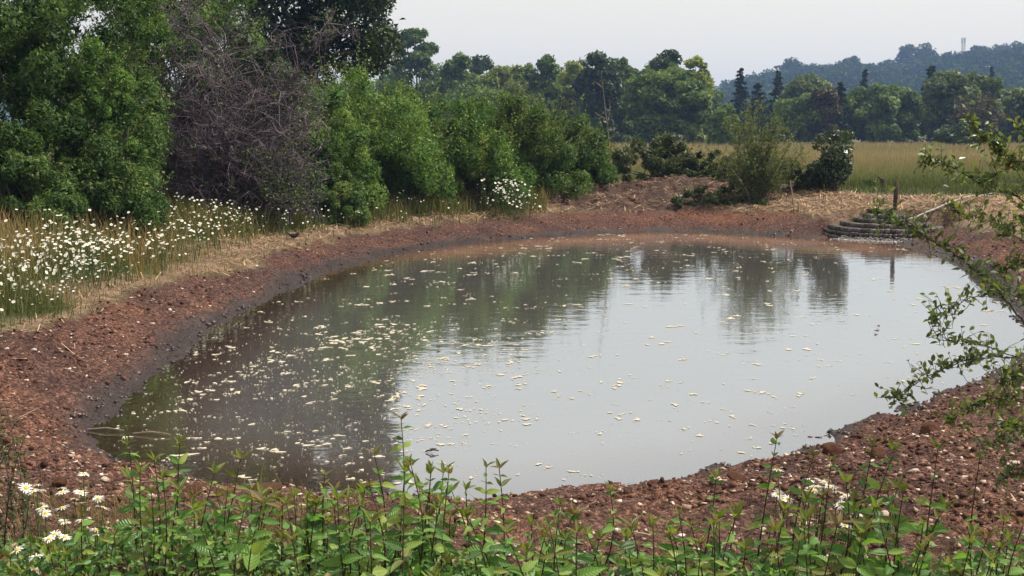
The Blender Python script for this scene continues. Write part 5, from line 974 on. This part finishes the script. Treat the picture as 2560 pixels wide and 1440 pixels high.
def front_saplings():
    g = np.random.default_rng(131)
    SP = [(1003, 1050, 4.15, 'tallest sapling rising over the pale water in the middle', 0.06, 0.7, -0.09), (936, 1138, 4.2, 'bronze-tipped sapling just left of the tallest one', 0.06, 0.9, 0.0), (1028, 1165, 4.0, 'sapling with drooping tip right of the tallest one', 0.06, 0.5, -0.05),
          (322, 1112, 4.2, 'leftmost tall sapling, straight, beside the white daisies', 0.058, 0.15, 0.0), (450, 1108, 4.3, 'tall sapling with a pale tip in front of the left shallows', 0.058, 0.1, -0.02), (386, 1150, 4.1, 'mid-height sapling between the two tall left ones', 0.058, 0.1, 0.0),
          (602, 1146, 4.2, 'slanting tall sapling right of the pale-tipped one', 0.06, 0.1, -0.12), (536, 1182, 4.1, 'slanting sapling with folded top leaves left of the other slanting one', 0.06, 0.1, -0.1), (812, 1188, 4.2, 'slim upright sapling against the dark shallows', 0.055, 0.2, 0.0), (735, 1240, 4.0, 'sapling with small yellow tip near the dark earth lump', 0.055, 0.2, 0.0),
          (655, 1262, 3.6, 'large-leaved sapling close to the lens at lower left', 0.10, 0.5, 0.0), (1122, 1185, 4.1, 'yellowish sapling right of the drooping one', 0.056, 0.5, -0.03), (1215, 1168, 4.2, 'sapling with a thin split tip before the water', 0.055, 0.3, -0.04), (1248, 1172, 4.1, 'leafy sapling next to the split-tipped one', 0.06, 0.3, 0.0),
          (1525, 1225, 4.3, 'leaning sapling alone before the middle earth bank', 0.055, 0.4, -0.08), (1400, 1262, 4.1, 'short sapling left of the leaning lone one', 0.055, 0.4, -0.02), (1942, 1098, 4.4, 'bronze-topped sapling at the water corner', 0.058, 1.0, -0.08), (2034, 1140, 4.3, 'bronze and yellow topped sapling right of the water corner', 0.06, 0.7, -0.06),
          (2078, 1155, 4.2, 'sapling with small bronze buds behind the right daisies', 0.055, 0.8, -0.06), (2182, 1112, 4.2, 'tall dark-stemmed sapling right of the white daisies', 0.062, 0.2, -0.10), (2236, 1128, 4.1, 'broad-leaved tall sapling beside the dark-stemmed one', 0.068, 0.15, -0.10), (2345, 1122, 4.2, 'rightmost tall sapling, slanting over the bare earth', 0.062, 0.1, -0.08),
          (2450, 1145, 4.3, 'nearly bare reddish sapling on the right bank', 0.05, 0.6, 0.0), (1790, 1195, 4.3, 'sapling by the waterline twig left of the bronze-topped one', 0.052, 0.4, -0.05), (2115, 1205, 4.0, 'sapling with pale arching leaves among the right tall ones', 0.066, 0.1, -0.04), (205, 1290, 3.9, 'bronze-leaved sapling under the left daisies', 0.062, 0.9, 0.0)]
    for px, py, Y, lab, lf, br, dx in SP: sapling(px, py, Y, lab, 'tall saplings along the front', g, lf, br, 0.040 if 'bare' not in lab else 0.11, dx)
    for i in range(165):
        px = g.uniform(-60, 2620); lim = np.interp(px, [0, 250, 330, 650, 760, 1000, 1250, 1330, 1500, 1750, 1900, 2200, 2400, 2600], [1360, 1330, 1175, 1200, 1245, 1175, 1185, 1260, 1300, 1270, 1250, 1195, 1280, 1310]); py = lim + abs(g.normal()) * 90; Y = g.uniform(3.45, 4.35) if py > 1300 else g.uniform(3.8, 4.4)
        zn = next(t for lim_, t in ((200, 'under the dark twiggy sprig'), (450, 'below the front left daisies'), (700, 'around the slanting saplings'), (920, 'left of the tallest sapling'), (1100, 'at the foot of the tallest sapling'), (1350, 'below the split-tipped sapling'), (1650, 'around the lone leaning sapling'), (1880, 'left of the right daisies'), (2150, 'in front of the right daisies'), (2400, 'under the rightmost tall sapling'), (9999, 'beneath the thorn shrub')) if px < lim_)
        br = 0.95 if g.uniform() < 0.3 else 0.05; big = g.uniform() < 0.4; lab = ('taller ' if py < lim + 50 else 'low ') + ('broad-leaved ' if big else '') + ('bronze-tipped' if br > 0.5 else 'green-tipped') + ' sapling ' + zn
        sapling(px, py, Y, lab, 'crowded saplings ' + zn, g, g.uniform(0.066, 0.078) if big else g.uniform(0.05, 0.062), br, 0.045)
front_saplings()
def undergrowth():
    g = np.random.default_rng(151); mb = MB(); n = 15000; px = g.uniform(-300, 2860, n); Y = g.uniform(3.1, 4.75, n); x = (px - 1280) / FPX * Y; z0 = height(x, Y)
    mx_ = np.interp(px, [0, 300, 700, 1300, 1700, 2300, 2560], [0.20, 0.20, 0.15, 0.14, 0.13, 0.13, 0.10]) * (1 - 0.55 * sstep(4.0, 4.7, Y)); h = mx_ * g.uniform(0, 1, n) ** 0.7 * (0.55 + 0.9 * fbm(x * 3, Y * 3, 2, 5)); k = g.uniform(size=n) < 1 - 0.7 * sstep(4.1, 4.75, Y) * (px > 1300) - 0.3 * sstep(4.3, 4.75, Y); x, Y, z0, h = x[k], Y[k], z0[k], h[k]; n = len(x)
    P = np.stack([x, Y, z0 + h], 1); Nn = unit(g.normal(size=(n, 3)) * 0.5 + [0, -0.35, 0.7]); s = g.uniform(0.014, 0.044, n); t = unit(np.cross(Nn, g.normal(size=(n, 3)))); b = np.cross(Nn, t); s1 = s[:, None]
    V = np.stack([P - t * s1 * 0.5, P - t * s1 * 0.15 + b * s1 * 0.27 + Nn * s1 * 0.1, P + t * s1 * 0.2 + b * s1 * 0.24 + Nn * s1 * 0.08, P + t * s1 * 0.52 - Nn * s1 * 0.1, P + t * s1 * 0.2 - b * s1 * 0.24 + Nn * s1 * 0.08, P - t * s1 * 0.15 - b * s1 * 0.27 + Nn * s1 * 0.1], 1).reshape(-1, 3); i = np.arange(n)[:, None] * 6; tt = np.repeat(g.uniform(size=n), 6)
    mb.add(V, np.concatenate([i + [[0, 1, 2, 3]], i + [[0, 3, 4, 5]]]), 0, tt)
    ii = g.choice(n, 1400)
    for j in ii:
        q = P[j]; mb.tube([np.array([q[0] + g.normal() * 0.03, q[1] + g.normal() * 0.03, z0[j] - 0.01]), q], 0.0016, 0.001, 3, 1)
    x, y = scatter(16000, -3.0, 3.2, 3.2, 5.6, lambda s, d, st, w, h, x, y: 0.5 * (x < -0.6) + 0.08, g); z = height(x, y); n = len(x); gb = MB(); blades(gb, x, y, z - 0.01, g.uniform(0.06, 0.26, n), 0.003, g.uniform(0.1, 0.9, n), g, g.uniform(0.1, 0.9, n), g.uniform(0.3, 1, n))
    tag(link('undergrowth', mb.mesh('undergrowth', [M_under, M_stem])), 'low leafy ground cover beneath the front saplings', 'undergrowth', None, 'stuff'); tag(link('dry_grass', gb.mesh('dry_grass', M_grass)), 'wispy dry grass between the front saplings', 'grass', None, 'stuff')
undergrowth()
def dark_sprig():
    g = np.random.default_rng(161); Y = 4.6; base = at_y(15, 1310, Y); base[2] = zg(base[0], Y); cm = MB(); wm = MB(); st = []; dr = []
    for px, py in [(15, 1015), (38, 1060), (58, 1100), (-10, 1040), (25, 1110), (50, 1150), (5, 1130)]:
        e = at_y(px, py, Y + g.normal() * 0.05); s = base + [g.normal() * 0.04, 0, 0]; u = np.linspace(0, 1, 12)[:, None]; path = s + (e - s) * u + np.sin(u * 3.14) * g.normal(size=3) * 0.03; wm.tube(path, 0.004, 0.0012, 4)
        for k in range(1, 12): st += [path[k]] * 4; dr += [g.normal(size=3) * 0.7 + [0, 0, 0.4] for _ in range(4)]
    shoots(cm, st, dr, 0.045, 6, 0.014, 162, 0.5, 0.0); t = thing('thorn_seedling', 'dark small-leaved twiggy sprig at the lower left margin', 'shrub', base); link('stem', wm.mesh('stem', M_branch, True, base), t); link('crown', cm.mesh('crown', M_bramble, False, base), t)
dark_sprig()

# ------------------------------------------------------------------ thorn shrub reaching in from the right
def thorn_shrub():
    g = np.random.default_rng(171); base = np.array([2.35, 4.35, 0]); base[2] = zg(base[0], base[1]) - 0.03
    t = thing('blackthorn_shrub', 'thorny shrub reaching in from the right margin over the pond', 'shrub', base)
    TL = [leaf_mesh('leaf', M_thorn, c, w_, i + 40) for i, (c, w_) in enumerate([(0.2, 0.26), (0.45, 0.24), (0.0, 0.28), (0.3, 0.2)])]
    root = [(2760, 1330)]
    BR = [([(2700, 1050), (2600, 860), (2530, 770), (2470, 700), (2400, 645), (2330, 600), (2262, 563), (2215, 535), (2190, 528)], 4.4, 0.0095, 58), ([(2720, 800), (2640, 600), (2560, 500), (2480, 468), (2420, 440), (2370, 412), (2330, 402), (2302, 408)], 4.6, 0.008, 46), ([(2700, 640), (2620, 480), (2560, 420), (2510, 385), (2470, 355), (2440, 325), (2422, 312)], 4.5, 0.007, 40), ([(2720, 900), (2620, 800), (2540, 735), (2480, 738), (2420, 745), (2370, 775), (2332, 800)], 4.2, 0.005, 34),
          ([(2720, 1000), (2620, 920), (2540, 895), (2470, 890), (2400, 905), (2330, 935), (2270, 975), (2226, 996)], 4.2, 0.006, 44), ([(2540, 895), (2480, 870), (2420, 850), (2360, 850), (2320, 845)], 4.2, 0.004, 16), ([(2720, 1150), (2640, 1050), (2570, 1000), (2510, 990), (2450, 1000), (2400, 1030), (2372, 1060)], 4.3, 0.006, 34), ([(2740, 1200), (2640, 1130), (2560, 1090), (2500, 1100), (2450, 1120)], 4.25, 0.005, 26),
          ([(2720, 720), (2640, 640), (2570, 610), (2510, 570), (2460, 545), (2410, 535), (2370, 520)], 4.7, 0.006, 40), ([(2740, 560), (2660, 420), (2600, 350), (2560, 320), (2530, 300)], 4.6, 0.006, 22), ([(2760, 1260), (2680, 1230), (2600, 1200), (2540, 1180), (2500, 1200)], 4.2, 0.005, 26), ([(2600, 860), (2560, 900), (2520, 960), (2500, 1010)], 4.35, 0.004, 18), ([(2480, 468), (2490, 430), (2478, 390)], 4.6, 0.003, 8), ([(2740, 700), (2650, 560), (2590, 540), (2540, 560), (2500, 600)], 4.45, 0.005, 28), ([(2740, 1100), (2650, 1000), (2590, 950), (2540, 940), (2500, 960)], 4.2, 0.005, 34), ([(2740, 780), (2650, 680), (2590, 650), (2540, 660), (2490, 690)], 4.5, 0.005, 32), ([(2740, 1180), (2660, 1090), (2600, 1060), (2540, 1070), (2480, 1060)], 4.15, 0.005, 34), ([(2740, 620), (2660, 500), (2600, 440), (2560, 400), (2520, 410)], 4.5, 0.005, 30)]
    ind = 0; fm = MB(); FP = []; FN = []
    for seq, Y, r, nl in BR:
        pts = [at_y(px, py, Y + 0.05 * math.sin(k * 1.3)) for k, (px, py) in enumerate(seq)]
        if seq[0][0] >= 2690: pts = [base, (base + pts[0]) / 2 + [0.1, 0, 0.12]] + pts
        P = np.array(pts); n = len(P); u = np.linspace(0, n - 1, n * 6); C = np.stack([np.interp(u, range(n), P[:, k]) for k in range(3)], 1)
        for _ in range(3): C[1:-1] = (C[:-2] + 2 * C[1:-1] + C[2:]) / 4
        C[1:-1] += g.normal(size=(len(C) - 2, 3)) * 0.003
        mb = MB(); mb.tube(C - base, r * 0.55, 0.0014, 6); br = link('branch', mb.mesh('branch', M_branch, True), t)
        i0 = int(len(C) * (0.45 if seq[0][0] >= 2690 else 0.1)); tot = int(nl * 2.5)
        for j in range(tot):
            i = int(g.integers(i0, len(C))); p = C[i]
            if g.uniform() < 0.72:                                    # short spur carrying a few leaves
                d = unit(g.normal(size=3) + [0, 0, 0.4]); L_ = g.uniform(0.02, 0.10); e = p + d * L_; mb2 = None; sm = MB(); fm.tube([p - base, (p + e) / 2 - base + g.normal(size=3) * 0.004, e - base], 0.0016, 0.0008, 3, 1); q = [p + d * L_ * v for v in np.linspace(0.35, 1, int(g.integers(2, 5)))]
            else: q = [p]
            for pp in q:
                d = unit(g.normal(size=3) + [0, -0.1, 0.15]); s = g.uniform(0.020, 0.036); nn = g.normal(size=3) * 0.5 + [0, 0, 0.8]
                if ind < 300 and g.uniform() < 0.42: o = link('leaf', TL[g.integers(4)], br); orient(o, pp - base, d, nn, s, g); ind += 1
                else: FP.append((pp - base, d, nn, s))
    Lv = np.array([(0, 0, 0), (0.24, 0.35, 0.06), (0.22, 0.68, 0.03), (0, 1.0, -0.12), (-0.22, 0.68, 0.03), (-0.24, 0.35, 0.06), (0, 0.5, -0.02)])
    for p, d, nn, s in FP:
        y = d; zv = unit(nn - y * (nn @ y)); x = np.cross(y, zv); V = p + (Lv[:, :1] * x + Lv[:, 1:2] * y + Lv[:, 2:] * zv) * s
        fm.add(V, [(0, 1, 2, 6), (6, 2, 3, 4), (0, 6, 4, 5)], 0, g.uniform())
    f = link('foliage', fm.mesh('foliage', [M_willow, M_branch]), t); f['kind'] = 'stuff'
thorn_shrub()

# ------------------------------------------------------------------ haze
def haze():
    lo = np.array([-1450, -400, -3.0]); hi = np.array([1450, 1450, 67.0]); V = [(x, y, z) for z in (lo[2], hi[2]) for x, y in ((lo[0], lo[1]), (hi[0], lo[1]), (hi[0], hi[1]), (lo[0], hi[1]))]
    F = [(3, 2, 1, 0), (4, 5, 6, 7), (0, 1, 5, 4), (1, 2, 6, 5), (2, 3, 7, 6), (3, 0, 4, 7)]
    m, t, N, L = mat('haze'); v = N.new('ShaderNodeVolumePrincipled'); v.inputs['Color'].default_value = (0.36, 0.56, 1.0, 1); v.inputs['Density'].default_value = 0.00040; v.inputs['Anisotropy'].default_value = 0.0
    o = N.new('ShaderNodeOutputMaterial'); L.new(v.outputs[0], o.inputs[1]); tag(link('haze', MB().add(V, F).mesh('haze', m)), 'thin summer haze over the whole scene', 'haze', None, 'stuff')
haze()
